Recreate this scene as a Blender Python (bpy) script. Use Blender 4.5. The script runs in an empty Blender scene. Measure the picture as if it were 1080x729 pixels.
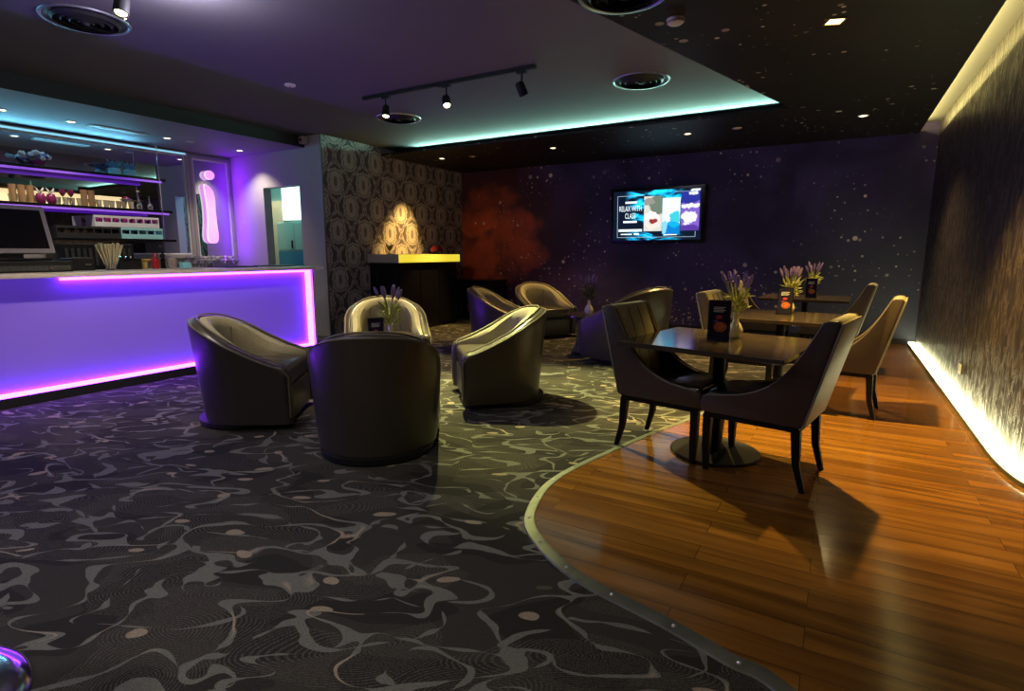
import bpy, bmesh, math, random
from mathutils import Vector, Matrix
random.seed(11)
PI = math.pi
S = bpy.context.scene
COL = S.collection

# ------------------------------------------------------------------ camera, exposure, world
cam_data = bpy.data.cameras.new('camera')
cam_data.sensor_width = 36.0
cam_data.lens = 36.0 * 586.0 / 1080.0
cam_data.clip_start = 0.02
cam = bpy.data.objects.new('camera', cam_data)
COL.objects.link(cam)
CAM_R = ((0.8638, 0.0826, -0.4970), (0.5039, -0.1416, 0.8521), (0.0, -0.9865, -0.1641))
_cx = Vector((CAM_R[0][0], CAM_R[1][0], CAM_R[2][0])).normalized()
_cz = -Vector((CAM_R[0][2], CAM_R[1][2], CAM_R[2][2])).normalized()
_cy = _cz.cross(_cx).normalized()
_m = Matrix((( _cx.x, _cy.x, _cz.x, 0), (_cx.y, _cy.y, _cz.y, 0), (_cx.z, _cy.z, _cz.z, 1.28), (0, 0, 0, 1)))
cam.matrix_world = _m
S.camera = cam
S.view_settings.view_transform = 'Standard'
S.view_settings.look = 'None'
S.view_settings.exposure = 0.0
S.view_settings.gamma = 1.0
S.view_settings.use_curve_mapping = False
W = bpy.data.worlds.new('world'); S.world = W
W.use_nodes = True
W.node_tree.nodes['Background'].inputs[0].default_value = (0.02, 0.02, 0.025, 1)
W.node_tree.nodes['Background'].inputs[1].default_value = 0.3

def spot(name, loc, target, power, color, angle, blend=0.4, radius=0.03):
    l = bpy.data.lights.new(name, 'SPOT')
    l.energy = power; l.color = color; l.spot_size = math.radians(angle); l.spot_blend = blend
    l.shadow_soft_size = radius
    o = bpy.data.objects.new(name, l); COL.objects.link(o)
    o.location = loc
    d = Vector(target) - Vector(loc)
    o.rotation_euler = d.to_track_quat('-Z', 'Y').to_euler()
    return o
def area(name, loc, target, power, color, sx, sy, spread=180):
    l = bpy.data.lights.new(name, 'AREA')
    l.energy = power; l.color = color; l.shape = 'RECTANGLE'; l.size = sx; l.size_y = sy
    l.spread = math.radians(spread)
    o = bpy.data.objects.new(name, l); COL.objects.link(o)
    o.location = loc
    d = Vector(target) - Vector(loc)
    o.rotation_euler = d.to_track_quat('-Z', 'Y').to_euler()
    return o
def point(name, loc, power, color, radius=0.05):
    l = bpy.data.lights.new(name, 'POINT')
    l.energy = power; l.color = color; l.shadow_soft_size = radius
    o = bpy.data.objects.new(name, l); COL.objects.link(o); o.location = loc
    return o

WARM = (1.0, 0.72, 0.30)
AMBER = (1.0, 0.62, 0.18)
LIME = (1.0, 0.94, 0.34)
NEUT = (0.95, 0.92, 1.0)
# lamps of the dropped ceiling over the wooden floor
spot('lamp_wood', (-0.167, 4.73, 2.84), (0.25, 4.55, 0), 900, (1.0, 0.66, 0.16), 80, 0.7, 0.035)
spot('lamp_rear_right', (0.097, 8.0, 2.84), (0.05, 7.4, 0), 230, WARM, 105, 0.9)
spot('lamp_rear_mid', (-1.913, 7.98, 2.84), (-1.0, 7.0, 0), 560, AMBER, 84, 0.7)
spot('lamp_rear_chair', (-3.935, 7.99, 2.84), (-3.8, 7.8, 0.3), 230, AMBER, 100, 0.9)
spot('lamp_counter', (-5.987, 7.9, 2.84), (-6.70, 7.62, 1.30), 460, (1.0, 0.62, 0.16), 44, 0.8)
spot('lamp_counter_floor', (-5.43, 8.0, 2.84), (-5.62, 7.35, 0), 300, AMBER, 44, 0.6)
# heads on the ceiling tracks, then an added ceiling glow
spot('lamp_track_carpet', (-3.60, 4.86, 2.74), (-2.15, 4.25, 0.0), 1450, LIME, 64, 0.55, 0.025)
spot('lamp_track_chair', (-4.42, 4.86, 2.74), (-4.25, 4.45, 0.5), 480, (1.0, 0.80, 0.36), 60, 0.6, 0.025)
spot('lamp_track_front', (-4.013, 2.05, 2.74), (-5.3, 2.9, 0.2), 170, (1.0, 0.85, 0.50), 84, 0.8, 0.03)
point('added_ceiling_glow', (-3.80, 2.24, 2.83), 42, (0.86, 0.80, 1.0), 0.05)  # extra point light added to brighten the ceiling, has no fitting
# house lights of the part of the lounge behind the camera
for i, (lx, ly, pw, cc) in enumerate(((-3.2, -0.6, 90, (0.95, 0.88, 0.85)), (-0.4, -0.5, 46, (1.0, 0.78, 0.5)), (-5.0, 0.4, 16, (0.85, 0.72, 1.0)), (-1.6, 0.9, 74, (0.98, 0.88, 0.76)))):
    spot('lamp_house', (lx, ly, 2.85), (lx + 0.05, ly + 0.25, 0), pw, cc, 125, 0.9, 0.12)
# bar ceiling downlights
for ly, pw in ((2.75, 46), (3.4, 46), (4.52, 46), (5.6, 66)):
    spot('lamp_bar', (-8.12, ly, 2.81), (-8.12, ly, 0), pw, (1.0, 0.88, 0.62), 110, 0.8, 0.03)
# hidden cove strips
area('cove_teal', (-3.4, 7.46, 2.915), (-3.4, 7.20, 3.05), 52, (0.44, 1.0, 0.78), 5.5, 0.025, 130)
area('cove_wall', (0.72, 3.5, 2.915), (0.95, 3.5, 2.96), 125, (1.0, 0.86, 0.27), 11.6, 0.03)
# cyan strip along the top of the bar mirror, violet light behind the sign
area('strip_mirror', (-8.76, 1.7, 2.68), (-8.40, 1.7, 2.88), 32, (0.20, 0.72, 1.0), 5.4, 0.04, 160)
area('strip_violet', (-8.80, 5.66, 1.95), (-8.45, 5.95, 1.95), 12, (0.20, 0.0, 1.0), 0.05, 1.5)
# store room light
point('lamp_store', (-8.25, 6.5, 2.6), 20, (0.34, 1.0, 0.86), 0.08)
spot('lamp_store_door', (-9.1, 6.35, 2.9), (-9.2, 6.9, 1.2), 40, (1.0, 0.85, 0.62), 60, 0.5)

# ------------------------------------------------------------------ materials
def new_mat(name):
    m = bpy.data.materials.new(name); m.use_nodes = True
    nt = m.node_tree
    b = nt.nodes['Principled BSDF']
    return m, nt, b
def mat(name, col, rough=0.5, metal=0.0, spec=0.5, emit=None, es=0.0, trans=0.0, ior=1.45, coat=0.0, noise=0.0, nscale=20.0, bump=0.0):
    m, nt, b = new_mat(name)
    b.inputs['Base Color'].default_value = (*col, 1)
    b.inputs['Roughness'].default_value = rough
    b.inputs['Metallic'].default_value = metal
    b.inputs['Specular IOR Level'].default_value = spec
    b.inputs['IOR'].default_value = ior
    b.inputs['Transmission Weight'].default_value = trans
    b.inputs['Coat Weight'].default_value = coat
    if emit:
        b.inputs['Emission Color'].default_value = (*emit, 1)
        b.inputs['Emission Strength'].default_value = es
    if noise > 0 or bump > 0:
        N = nt.nodes; L = nt.links
        tc = N.new('ShaderNodeTexCoord'); nz = N.new('ShaderNodeTexNoise')
        nz.inputs['Scale'].default_value = nscale; nz.inputs['Detail'].default_value = 4
        L.new(tc.outputs['Object'], nz.inputs['Vector'])
        if noise > 0:
            r = N.new('ShaderNodeValToRGB')
            r.color_ramp.elements[0].position = 0.3; r.color_ramp.elements[1].position = 0.7
            r.color_ramp.elements[0].color = (*[c * (1 - noise) for c in col], 1)
            r.color_ramp.elements[1].color = (*[min(1, c * (1 + noise)) for c in col], 1)
            L.new(nz.outputs['Fac'], r.inputs['Fac']); L.new(r.outputs['Color'], b.inputs['Base Color'])
        if bump > 0:
            bp = N.new('ShaderNodeBump'); bp.inputs['Strength'].default_value = bump; bp.inputs['Distance'].default_value = 0.004
            L.new(nz.outputs['Fac'], bp.inputs['Height']); L.new(bp.outputs['Normal'], b.inputs['Normal'])
    return m

class NB:
    """tiny node builder for maths on coordinates"""
    def __init__(s, nt): s.nt = nt; s.N = nt.nodes; s.L = nt.links
    def _in(s, sock, v):
        if isinstance(v, (int, float)): sock.default_value = v
        elif isinstance(v, (tuple, list)): sock.default_value = v
        else: s.L.new(v, sock)
    def math(s, op, a, b=0.0, c=None):
        n = s.N.new('ShaderNodeMath'); n.operation = op
        s._in(n.inputs[0], a); s._in(n.inputs[1], b)
        if c is not None: s._in(n.inputs[2], c)
        return n.outputs[0]
    def ss(s, x, lo, hi):
        n = s.N.new('ShaderNodeMapRange'); n.interpolation_type = 'SMOOTHSTEP'
        s._in(n.inputs['Value'], x); n.inputs['From Min'].default_value = lo; n.inputs['From Max'].default_value = hi
        return n.outputs['Result']
    def mix(s, f, a, b):
        n = s.N.new('ShaderNodeMix'); n.data_type = 'RGBA'
        s._in(n.inputs[0], f); s._in(n.inputs[6], a if not isinstance(a, tuple) else (*a, 1)); s._in(n.inputs[7], b if not isinstance(b, tuple) else (*b, 1))
        return n.outputs[2]
    def coord(s, kind='Object'):
        return s.N.new('ShaderNodeTexCoord').outputs[kind]
    def sep(s, v):
        n = s.N.new('ShaderNodeSeparateXYZ'); s.L.new(v, n.inputs[0]); return n.outputs
    def comb(s, x, y, z):
        n = s.N.new('ShaderNodeCombineXYZ'); s._in(n.inputs[0], x); s._in(n.inputs[1], y); s._in(n.inputs[2], z); return n.outputs[0]
    def mapping(s, v, scale=(1, 1, 1), rot=(0, 0, 0), loc=(0, 0, 0)):
        n = s.N.new('ShaderNodeMapping'); s.L.new(v, n.inputs[0])
        n.inputs['Scale'].default_value = scale; n.inputs['Rotation'].default_value = rot; n.inputs['Location'].default_value = loc
        return n.outputs[0]
    def noise(s, v, scale, detail=2, dist=0.0, out='Fac'):
        n = s.N.new('ShaderNodeTexNoise'); s.L.new(v, n.inputs['Vector']); n.inputs['Scale'].default_value = scale
        n.inputs['Detail'].default_value = detail; n.inputs['Distortion'].default_value = dist
        return n.outputs[out]
    def voro(s, v, scale, feature='F1', rnd=1.0, dims='3D'):
        n = s.N.new('ShaderNodeTexVoronoi'); n.voronoi_dimensions = dims; n.feature = feature; s.L.new(v, n.inputs['Vector'])
        n.inputs['Scale'].default_value = scale; n.inputs['Randomness'].default_value = rnd
        return n.outputs
    def vadd(s, a, b, k=1.0):
        m = s.N.new('ShaderNodeVectorMath'); m.operation = 'MULTIPLY_ADD'
        s._in(m.inputs[0], b); m.inputs[1].default_value = (k, k, k); s._in(m.inputs[2], a)
        return m.outputs[0]
    def bump(s, h, strength, dist, bsdf):
        n = s.N.new('ShaderNodeBump'); n.inputs['Strength'].default_value = strength; n.inputs['Distance'].default_value = dist
        s.L.new(h, n.inputs['Height']); s.L.new(n.outputs[0], bsdf.inputs['Normal'])

# carpet: charcoal field, grey meandering ribbons, tan drops, dotted rings
def carpet_mat():
    m, nt, b = new_mat('carpet'); g = NB(nt)
    c = g.coord()
    c = g.mapping(c, rot=(0, 0, math.radians(-24)))
    xyz = g.sep(c); flat = g.comb(xyz[0], g.math('MULTIPLY', xyz[1], 1.75), 0.0)
    nz = g.noise(flat, 1.5, 1, 0, 'Color')
    w = g.vadd(flat, nz, 0.50)
    # flowing ribbons: ridges of two smooth fields, their width swelling and dying away
    f1 = g.noise(w, 3.1, 0.4, 0.30)
    f2 = g.noise(g.mapping(w, loc=(7.3, 3.1, 0)), 2.7, 0.4, 0.40)
    wd = g.noise(g.mapping(flat, loc=(2.0, 9.0, 0)), 5.0, 1)
    r1 = g.math('ABSOLUTE', g.math('SUBTRACT', f1, 0.5)); r2 = g.math('ABSOLUTE', g.math('SUBTRACT', f2, 0.5))
    w1 = g.math('MULTIPLY_ADD', g.ss(wd, 0.38, 0.72), 0.046, 0.0015)
    w2 = g.math('MULTIPLY_ADD', g.ss(wd, 0.58, 0.30), 0.042, 0.000)
    rib = g.math('MAXIMUM', g.ss(g.math('SUBTRACT', w1, r1), -0.001, 0.003), g.ss(g.math('SUBTRACT', w2, r2), -0.001, 0.003))
    # stretches of ribbon woven in tan: a drop drawn out into thin tails
    v = g.voro(w, 1.75, 'F1', 0.55, '2D')
    near = g.ss(v[0], 0.34, 0.02)
    near = g.math('MULTIPLY', near, g.ss(g.sep(v[1])[0], 0.38, 0.40))
    tw = g.math('MULTIPLY_ADD', near, 0.020, -0.0035)
    tan = g.ss(g.math('SUBTRACT', tw, r1), -0.001, 0.003)
    tan = g.math('MULTIPLY', tan, g.ss(v[0], 0.30, 0.24))
    vd = g.voro(w, 2.2, 'F1', 0.6, '2D')
    vdd = g.math('MULTIPLY_ADD', g.math('SUBTRACT', g.noise(flat, 9.0, 1), 0.5), 0.13, vd[0])
    drop = g.math('MULTIPLY', g.ss(vdd, 0.094, 0.080), g.ss(g.sep(vd[1])[0], 0.42, 0.44))
    tail = g.math('MULTIPLY', g.math('MULTIPLY', g.ss(r1, 0.011, 0.008), g.ss(vd[0], 0.40, 0.20)), g.ss(g.sep(vd[1])[0], 0.42, 0.44))
    tan = g.math('MAXIMUM', tan, g.math('MAXIMUM', drop, tail))
    # dotted contour lines inside some ovals
    v2 = g.voro(w, 2.5, 'F1', 0.8, '2D'); cell = g.sep(v2[1])
    ring = g.math('SINE', g.math('MULTIPLY', v2[0], 165.0))
    dots = g.voro(flat, 105.0, 'F1', 0.6, '2D')[0]
    ringm = g.math('MULTIPLY', g.ss(ring, -0.2, 0.5), g.ss(cell[1], 0.36, 0.42))
    ringm = g.math('MULTIPLY', ringm, g.ss(dots, 0.65, 0.28))
    tone = g.ss(g.noise(w, 3.2, 0.4), 0.497, 0.507)
    base = g.mix(tone, (0.033, 0.029, 0.025), (0.058, 0.051, 0.042))
    col = g.mix(g.math('MULTIPLY', ringm, 0.65), base, (0.17, 0.155, 0.125))
    grain = g.ss(g.voro(g.coord(), 240.0, 'F1', 1.0)[0], 0.25, 0.6)
    col = g.mix(rib, col, (0.225, 0.225, 0.20))
    col = g.mix(tan, col, (0.46, 0.37, 0.27))
    col = g.mix(g.math('MULTIPLY', grain, 0.32), col, (0.02, 0.02, 0.02))
    fib = g.noise(g.coord(), 420, 2)
    col = g.mix(g.math('MULTIPLY', g.ss(fib, 0.3, 0.7), 0.35), col, (0.03, 0.03, 0.03))
    nt.links.new(col, b.inputs['Base Color'])
    b.inputs['Roughness'].default_value = 0.95; b.inputs['Specular IOR Level'].default_value = 0.1
    g.bump(fib, 0.5, 0.004, b)
    return m
def wood_floor_mat():
    m, nt, b = new_mat('wood_planks'); g = NB(nt)
    c = g.coord()
    br = nt.nodes.new('ShaderNodeTexBrick'); nt.links.new(c, br.inputs['Vector'])
    br.inputs['Scale'].default_value = 1.0; br.inputs['Brick Width'].default_value = 1.15; br.inputs['Row Height'].default_value = 0.125
    br.inputs['Mortar Size'].default_value = 0.0012; br.offset = 0.37
    br.inputs['Color1'].default_value = (0, 0, 0, 1); br.inputs['Color2'].default_value = (1, 1, 1, 1); br.inputs['Mortar'].default_value = (0.5, 0.5, 0.5, 1)
    st = g.mapping(c, scale=(0.55, 6.5, 1))
    br_s = g.sep(br.outputs['Color'])[0]
    st2 = g.vadd(st, g.comb(g.math('MULTIPLY', br_s, 7.3), g.math('MULTIPLY', br_s, 3.1), 0.0))
    gr = g.noise(st2, 1.8, 4, 0.6)
    fine = g.noise(g.mapping(c, scale=(3, 60, 1)), 3.0, 3)
    col = g.mix(g.ss(gr, 0.28, 0.76), (0.120, 0.046, 0.008), (0.36, 0.155, 0.026))
    col = g.mix(g.math('MULTIPLY', br_s, 0.6), col, (0.17, 0.068, 0.012))
    col = g.mix(g.math('MULTIPLY', g.ss(fine, 0.45, 0.75), 0.15), col, (0.07, 0.028, 0.01))
    col = g.mix(br.outputs['Fac'], col, (0.03, 0.012, 0.005))
    nt.links.new(col, b.inputs['Base Color'])
    r = g.math('MULTIPLY_ADD', fine, 0.05, 0.125)
    nt.links.new(r, b.inputs['Roughness'])
    b.inputs['Specular IOR Level'].default_value = 0.8
    g.bump(g.math('SUBTRACT', gr, g.math('MULTIPLY', br.outputs['Fac'], 2.0)), 0.12, 0.002, b)
    return m
def damask_mat(name, axis, pu, pv, u0, v0, ground, figure, rough, metal, bump, figrough=None, feather=False):
    m, nt, b = new_mat(name); g = NB(nt)
    c = g.sep(g.coord())
    u = g.math('MULTIPLY', g.math('SUBTRACT', c[axis], u0), PI / pu)
    v = g.math('MULTIPLY', g.math('SUBTRACT', c[2], v0), PI / pv)
    # two staggered lattices of ogee medallions
    cc = g.coord()
    v0_ = v
    v = g.math('MULTIPLY_ADD', g.math('SINE', g.math('MULTIPLY', v, 4.0)), -0.16, v)
    cu, cv = g.math('COSINE', u), g.math('COSINE', v)
    p = g.math('ABSOLUTE', g.math('MULTIPLY', cu, cv))
    su, sv = g.math('SINE', u), g.math('SINE', v)
    q = g.math('ABSOLUTE', g.math('MULTIPLY', su, sv))
    f = g.math('MAXIMUM', p, q)
    dif = g.math('ABSOLUTE', g.math('SUBTRACT', p, q))
    leafn = g.noise(g.mapping(cc, scale=(18, 18, 18)), 1.0, 2)
    sel = g.math('LESS_THAN', p, q)
    du = g.math('WRAP', g.math('MULTIPLY_ADD', sel, PI / 2, u), PI / 2, -PI / 2)
    dv = g.math('WRAP', g.math('MULTIPLY_ADD', sel, PI / 2, v0_), PI / 2, -PI / 2)
    ang = g.math('ARCTAN2', du, g.math('ADD', dv, 0.35))
    lobes = g.math('COSINE', g.math('MULTIPLY', ang, 11.0))
    fw = g.math('MULTIPLY_ADD', lobes, 0.035, f)
    med = g.ss(fw, 0.625, 0.655)
    vein = g.math('MULTIPLY', g.ss(g.math('ABSOLUTE', lobes), 0.45, 0.25), g.ss(fw, 0.90, 0.80))
    gap = g.math('MULTIPLY', g.ss(fw, 0.765, 0.785), g.ss(fw, 0.835, 0.815))
    core = g.math('MULTIPLY', g.ss(f, 0.982, 0.988), 0.8)
    med = g.math('MULTIPLY', med, g.math('SUBTRACT', 1.0, g.math('MAXIMUM', g.math('MAXIMUM', g.math('MULTIPLY', vein, 0.6), g.math('MULTIPLY', gap, 0.8)), core)))
    wav = g.math('MULTIPLY', g.math('COSINE', g.math('MULTIPLY', v0_, 14.0)), 0.05)
    dw = g.math('ADD', dif, wav)
    rib = g.math('MULTIPLY', g.ss(dw, 0.20, 0.165), g.math('SUBTRACT', 1.0, g.math('MULTIPLY', g.math('MULTIPLY', g.ss(dif, 0.085, 0.06), g.ss(leafn, 0.38, 0.55)), 0.85)))
    fig = g.math('MINIMUM', 1.0, g.math('ADD', med, g.math('MULTIPLY', rib, 0.85)))
    if feather:
        st = g.noise(g.mapping(cc, scale=(16, 16, 5.5)), 1.0, 3, 0.8)
        fig = g.math('MULTIPLY', g.math('MULTIPLY_ADD', fig, 0.6, 0.4), g.ss(st, 0.44, 0.54))
    fibre = g.noise(g.mapping(cc, scale=(60, 60, 8)), 3.0, 2)
    col = g.mix(fig, ground, figure)
    col = g.mix(g.math('MULTIPLY', g.ss(fibre, 0.35, 0.65), 0.3), col, tuple(x * 0.5 for x in ground))
    nt.links.new(col, b.inputs['Base Color'])
    b.inputs['Roughness'].default_value = rough
    if figrough is not None:
        nt.links.new(g.math('MULTIPLY_ADD', fig, figrough - rough, rough), b.inputs['Roughness'])
    b.inputs['Metallic'].default_value = metal
    b.inputs['Specular IOR Level'].default_value = 0.35
    g.bump(fig, bump, 0.003, b)
    return m
def mural_mat(name, ceiling=False):
    m, nt, b = new_mat(name); g = NB(nt)
    co = g.coord(); c = g.sep(co)
    h = c[1] if ceiling else c[2]
    flat = g.comb(c[0], h, 0.0)
    cloud = g.noise(flat, 0.9, 4, 0.6)
    wn = g.sep(g.noise(flat, 1.1, 3, 0, 'Color'))
    bx = g.math('MULTIPLY_ADD', g.math('SUBTRACT', wn[0], 0.5), 1.8, c[0]); by = g.math('MULTIPLY_ADD', g.math('SUBTRACT', wn[1], 0.5), 1.8, h)
    def blob(x, y, rx, ry):
        dx = g.math('DIVIDE', g.math('SUBTRACT', bx, x), rx); dy = g.math('DIVIDE', g.math('SUBTRACT', by, y), ry)
        d = g.math('ADD', g.math('MULTIPLY', dx, dx), g.math('MULTIPLY', dy, dy))
        return g.ss(d, 1.0, 0.0)
    if not ceiling:
        col = g.mix(g.ss(cloud, 0.35, 0.7), (0.036, 0.025, 0.085), (0.080, 0.052, 0.19))
        col = g.mix(g.math('MULTIPLY', blob(-6.3, 1.5, 2.9, 2.4), 0.9), col, (0.10, 0.030, 0.034))
        red = g.math('MAXIMUM', blob(-6.45, 0.95, 1.2, 1.45), g.math('MULTIPLY', blob(-5.5, 1.6, 0.9, 0.6), 0.65))
        red = g.math('MAXIMUM', red, g.math('MULTIPLY', blob(-6.0, 2.3, 0.7, 0.4), 0.35))
        red = g.math('MULTIPLY', red, g.ss(g.noise(flat, 1.6, 3, 0.5), 0.20, 0.55))
        col = g.mix(red, col, (1.0, 0.17, 0.06))
        col = g.mix(g.math('MULTIPLY', blob(0.3, 0.6, 1.5, 1.7), 0.6), col, (0.06, 0.075, 0.085))
        base_d, extra = 0.30, g.math('MULTIPLY', blob(-1.2, 0.05, 3.6, 0.75), g.ss(cloud, 0.40, 0.58))
    else:
        col = g.mix(g.ss(cloud, 0.4, 0.7), (0.010, 0.008, 0.008), (0.016, 0.011, 0.012))
        base_d, extra = 0.16, 0.0
    # scattered specks of light printed on the paper, three sizes
    tot = None
    for sc, r, thr, seed in ((2.6, 0.100, 0.40, 0.0), (5.0, 0.115, 0.48, 5.3), (10.0, 0.16, 0.62, 9.7)):
        v = g.voro(g.mapping(flat, loc=(seed, seed * 0.7, 0)), sc, 'F1', 1.0, '2D')
        s = g.sep(v[1])
        rr = g.math('MULTIPLY', s[1], r)
        sp = g.math('MULTIPLY', g.ss(g.math('SUBTRACT', rr, v[0]), -0.01, 0.015), g.ss(s[0], thr + (0.14 if ceiling else 0.0), thr + (0.16 if ceiling else 0.02)))
        sp = g.math('MULTIPLY', sp, g.math('MULTIPLY_ADD', s[2], 0.8, 0.2))
        tot = sp if tot is None else g.math('MAXIMUM', tot, sp)
    dens = g.ss(g.noise(flat, 0.85, 2), 0.44, 0.58)
    tot = g.math('MULTIPLY', tot, g.math('MAXIMUM', dens, extra) if not ceiling else g.math('MULTIPLY', dens, 0.8))
    if not ceiling:
        v = g.voro(flat, 26.0, 'F1', 1.0, '2D'); s = g.sep(v[1])
        lo = g.math('MULTIPLY', g.ss(v[0], 0.34, 0.22), g.ss(s[0], 0.78, 0.82))
        lo = g.math('MULTIPLY', lo, g.math('MULTIPLY', g.ss(extra, 0.15, 0.5), s[1]))
        tot = g.math('MAXIMUM', tot, lo)
    col = g.mix(tot, col, (1.0, 0.86, 0.72))
    nt.links.new(col, b.inputs['Base Color'])
    b.inputs['Roughness'].default_value = 0.55; b.inputs['Specular IOR Level'].default_value = 0.3
    return m

M = {}
M['carpet'] = carpet_mat()
M['planks'] = wood_floor_mat()
M['damask'] = damask_mat('damask_paper', 1, 0.58, 0.74, 6.777, 1.615, (0.105, 0.088, 0.100), (0.48, 0.42, 0.40), 0.55, 0.0, 0.25, 0.40)
M['damask_dark'] = damask_mat('dark_damask_paper', 1, 0.5, 0.62, 0.2, 0.1, (0.024, 0.017, 0.024), (0.085, 0.066, 0.060), 0.45, 0.0, 1.0, 0.30, True)
M['mural'] = mural_mat('night_sky_mural')
M['mural_ceiling'] = mural_mat('night_sky_ceiling', True)
M['ceiling'] = mat('ceiling_paint', (0.16, 0.148, 0.165), 0.85, spec=0.2)
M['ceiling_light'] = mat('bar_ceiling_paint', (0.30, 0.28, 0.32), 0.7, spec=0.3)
M['wall'] = mat('wall_paint', (0.46, 0.43, 0.42), 0.8, spec=0.2)
M['dark'] = mat('dark_paint_and_shade', (0.02, 0.018, 0.022), 0.7)
M['cream_door'] = mat('cream_door_paint', (0.80, 0.66, 0.48), 0.5)
M['screw'] = mat('bright_screw', (0.95, 0.93, 0.88), 0.25, metal=0.6)
M['white'] = mat('white_plastic', (0.75, 0.74, 0.72), 0.45)
M['black'] = mat('black_plastic', (0.012, 0.012, 0.013), 0.4)
M['blackgloss'] = mat('black_gloss', (0.010, 0.009, 0.010), 0.15)
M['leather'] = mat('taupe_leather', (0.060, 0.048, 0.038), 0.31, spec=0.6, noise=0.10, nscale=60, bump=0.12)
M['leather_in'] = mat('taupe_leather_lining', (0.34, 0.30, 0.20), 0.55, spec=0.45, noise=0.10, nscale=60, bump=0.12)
M['piping'] = mat('piping_leather', (0.16, 0.135, 0.095), 0.4)
M['chair_leather'] = mat('chair_leather', (0.070, 0.050, 0.037), 0.42, spec=0.45, noise=0.10, nscale=70, bump=0.1)
M['chair_back'] = mat('chair_back_pale', (0.27, 0.245, 0.18), 0.5, spec=0.4, noise=0.10, nscale=70, bump=0.1)  # chair backs in a paler tone than the side panels
M['seat_leather'] = mat('black_seat_leather', (0.016, 0.016, 0.018), 0.24, spec=0.7)
M['darkwood'] = mat('dark_stained_wood', (0.006, 0.004, 0.004), 0.55, spec=0.25, noise=0.3, nscale=14)
M['tabletop'] = mat('table_veneer', (0.050, 0.037, 0.026), 0.12, spec=0.9, noise=0.25, nscale=9)
M['metal_black'] = mat('black_metal', (0.008, 0.008, 0.009), 0.6, spec=0.3)
M['chrome'] = mat('chrome', (0.75, 0.74, 0.75), 0.12, metal=1.0)
M['steel'] = mat('brushed_metal', (0.17, 0.18, 0.145), 0.5, metal=0.7, noise=0.25, nscale=9)
M['stone'] = mat('cream_stone', (0.74, 0.64, 0.58), 0.4, noise=0.08, nscale=12)
M['panel_violet'] = mat('frosted_panel', (0.30, 0.20, 0.66), 0.45, emit=(0.050, 0.022, 0.23), es=1.0)
M['led_pink'] = mat('pink_led', (0.9, 0.5, 0.9), 0.5, emit=(6.2, 0.66, 27.0), es=1.0)
M['led_violet'] = mat('violet_led', (0.4, 0.2, 0.8), 0.5, emit=(0.13, 0.010, 0.62), es=0.62)
M['led_cyan'] = mat('cyan_led', (0.5, 0.8, 0.9), 0.5, emit=(0.30, 0.78, 1.0), es=0.75)
M['led_backlit'] = mat('backlit_counter_edge', (0.8, 0.65, 0.2), 0.5, emit=(0.95, 0.74, 0.045), es=0.9)
M['led_warm'] = mat('warm_led_diffuser', (0.9, 0.8, 0.6), 0.5, emit=(0.95, 0.74, 0.36), es=0.9)
M['led_floor'] = mat('floor_led_diffuser', (0.9, 0.9, 0.7), 0.5, emit=(1.0, 1.0, 0.55), es=15.0)
M['lamp_lens'] = mat('lit_lamp_lens', (0.9, 0.85, 0.7), 0.4, emit=(1.0, 0.86, 0.50), es=6.0)
M['lamp_off'] = mat('pale_lamp_lens', (0.62, 0.52, 0.50), 0.5)
M['frame_paint'] = mat('mirror_frame_paint', (0.36, 0.32, 0.33), 0.5)
M['mirror'] = mat('mirror_glass', (0.62, 0.62, 0.66), 0.02, metal=1.0)
M['sign_pink'] = mat('lit_pink_acrylic', (0.9, 0.5, 0.9), 0.4, emit=(0.95, 0.36, 0.95), es=1.0)
M['sign_side'] = mat('lit_white_acrylic', (0.9, 0.7, 0.9), 0.4, emit=(1.0, 0.80, 1.0), es=1.0)
M['glass'] = mat('clear_glass', (0.95, 0.95, 0.97), 0.03, trans=0.95)
M['frost_glass'] = mat('pressed_glass', (0.80, 0.76, 0.66), 0.18, trans=0.55)
M['amber_glass'] = mat('amber_glass', (0.60, 0.38, 0.22), 0.12, trans=0.55)
M['plum'] = mat('plum_glass', (0.20, 0.02, 0.10), 0.2)
M['lilac'] = mat('lavender_flower', (0.22, 0.15, 0.36), 0.8, noise=0.3, nscale=60)
M['leaf'] = mat('lavender_leaf', (0.40, 0.40, 0.13), 0.7, noise=0.3, nscale=50)
M['vase'] = mat('glazed_vase', (0.55, 0.50, 0.34), 0.2)
M['vase_white'] = mat('white_vase', (0.62, 0.58, 0.55), 0.25)
M['straw'] = mat('straw_paper', (0.62, 0.55, 0.33), 0.7)
M['red'] = mat('red_plastic', (0.50, 0.02, 0.025), 0.35)
M['red_lamp'] = mat('red_lamp_shade', (0.20, 0.010, 0.012), 0.6)
M['yellow'] = mat('yellow_paper', (0.65, 0.46, 0.13), 0.6)
M['brass'] = mat('brass', (0.62, 0.38, 0.10), 0.3, metal=0.8)
M['cup'] = mat('ribbed_beige_cup', (0.42, 0.33, 0.30), 0.4)
M['rack_white'] = mat('white_rack', (0.72, 0.70, 0.78), 0.5)
M['rack_cyan'] = mat('cyan_rack', (0.35, 0.72, 0.80), 0.5)
M['magenta'] = mat('magenta_glass', (0.55, 0.06, 0.35), 0.3)
M['cyan_box'] = mat('cyan_box', (0.35, 0.85, 0.95), 0.5)
M['blue_leaf'] = mat('blue_leaf', (0.10, 0.30, 0.50), 0.6)
M['petal'] = mat('white_petal', (0.9, 0.9, 0.86), 0.7)
M['charcoal'] = mat('charcoal_wicker', (0.055, 0.055, 0.05), 0.6, noise=0.4, nscale=60, bump=0.5)
M['teal_wall'] = mat('store_wall', (0.50, 0.62, 0.60), 0.7)
M['lightbox'] = mat('lit_panel', (0.8, 0.95, 0.92), 0.5, emit=(0.80, 1.0, 0.95), es=1.3)
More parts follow.
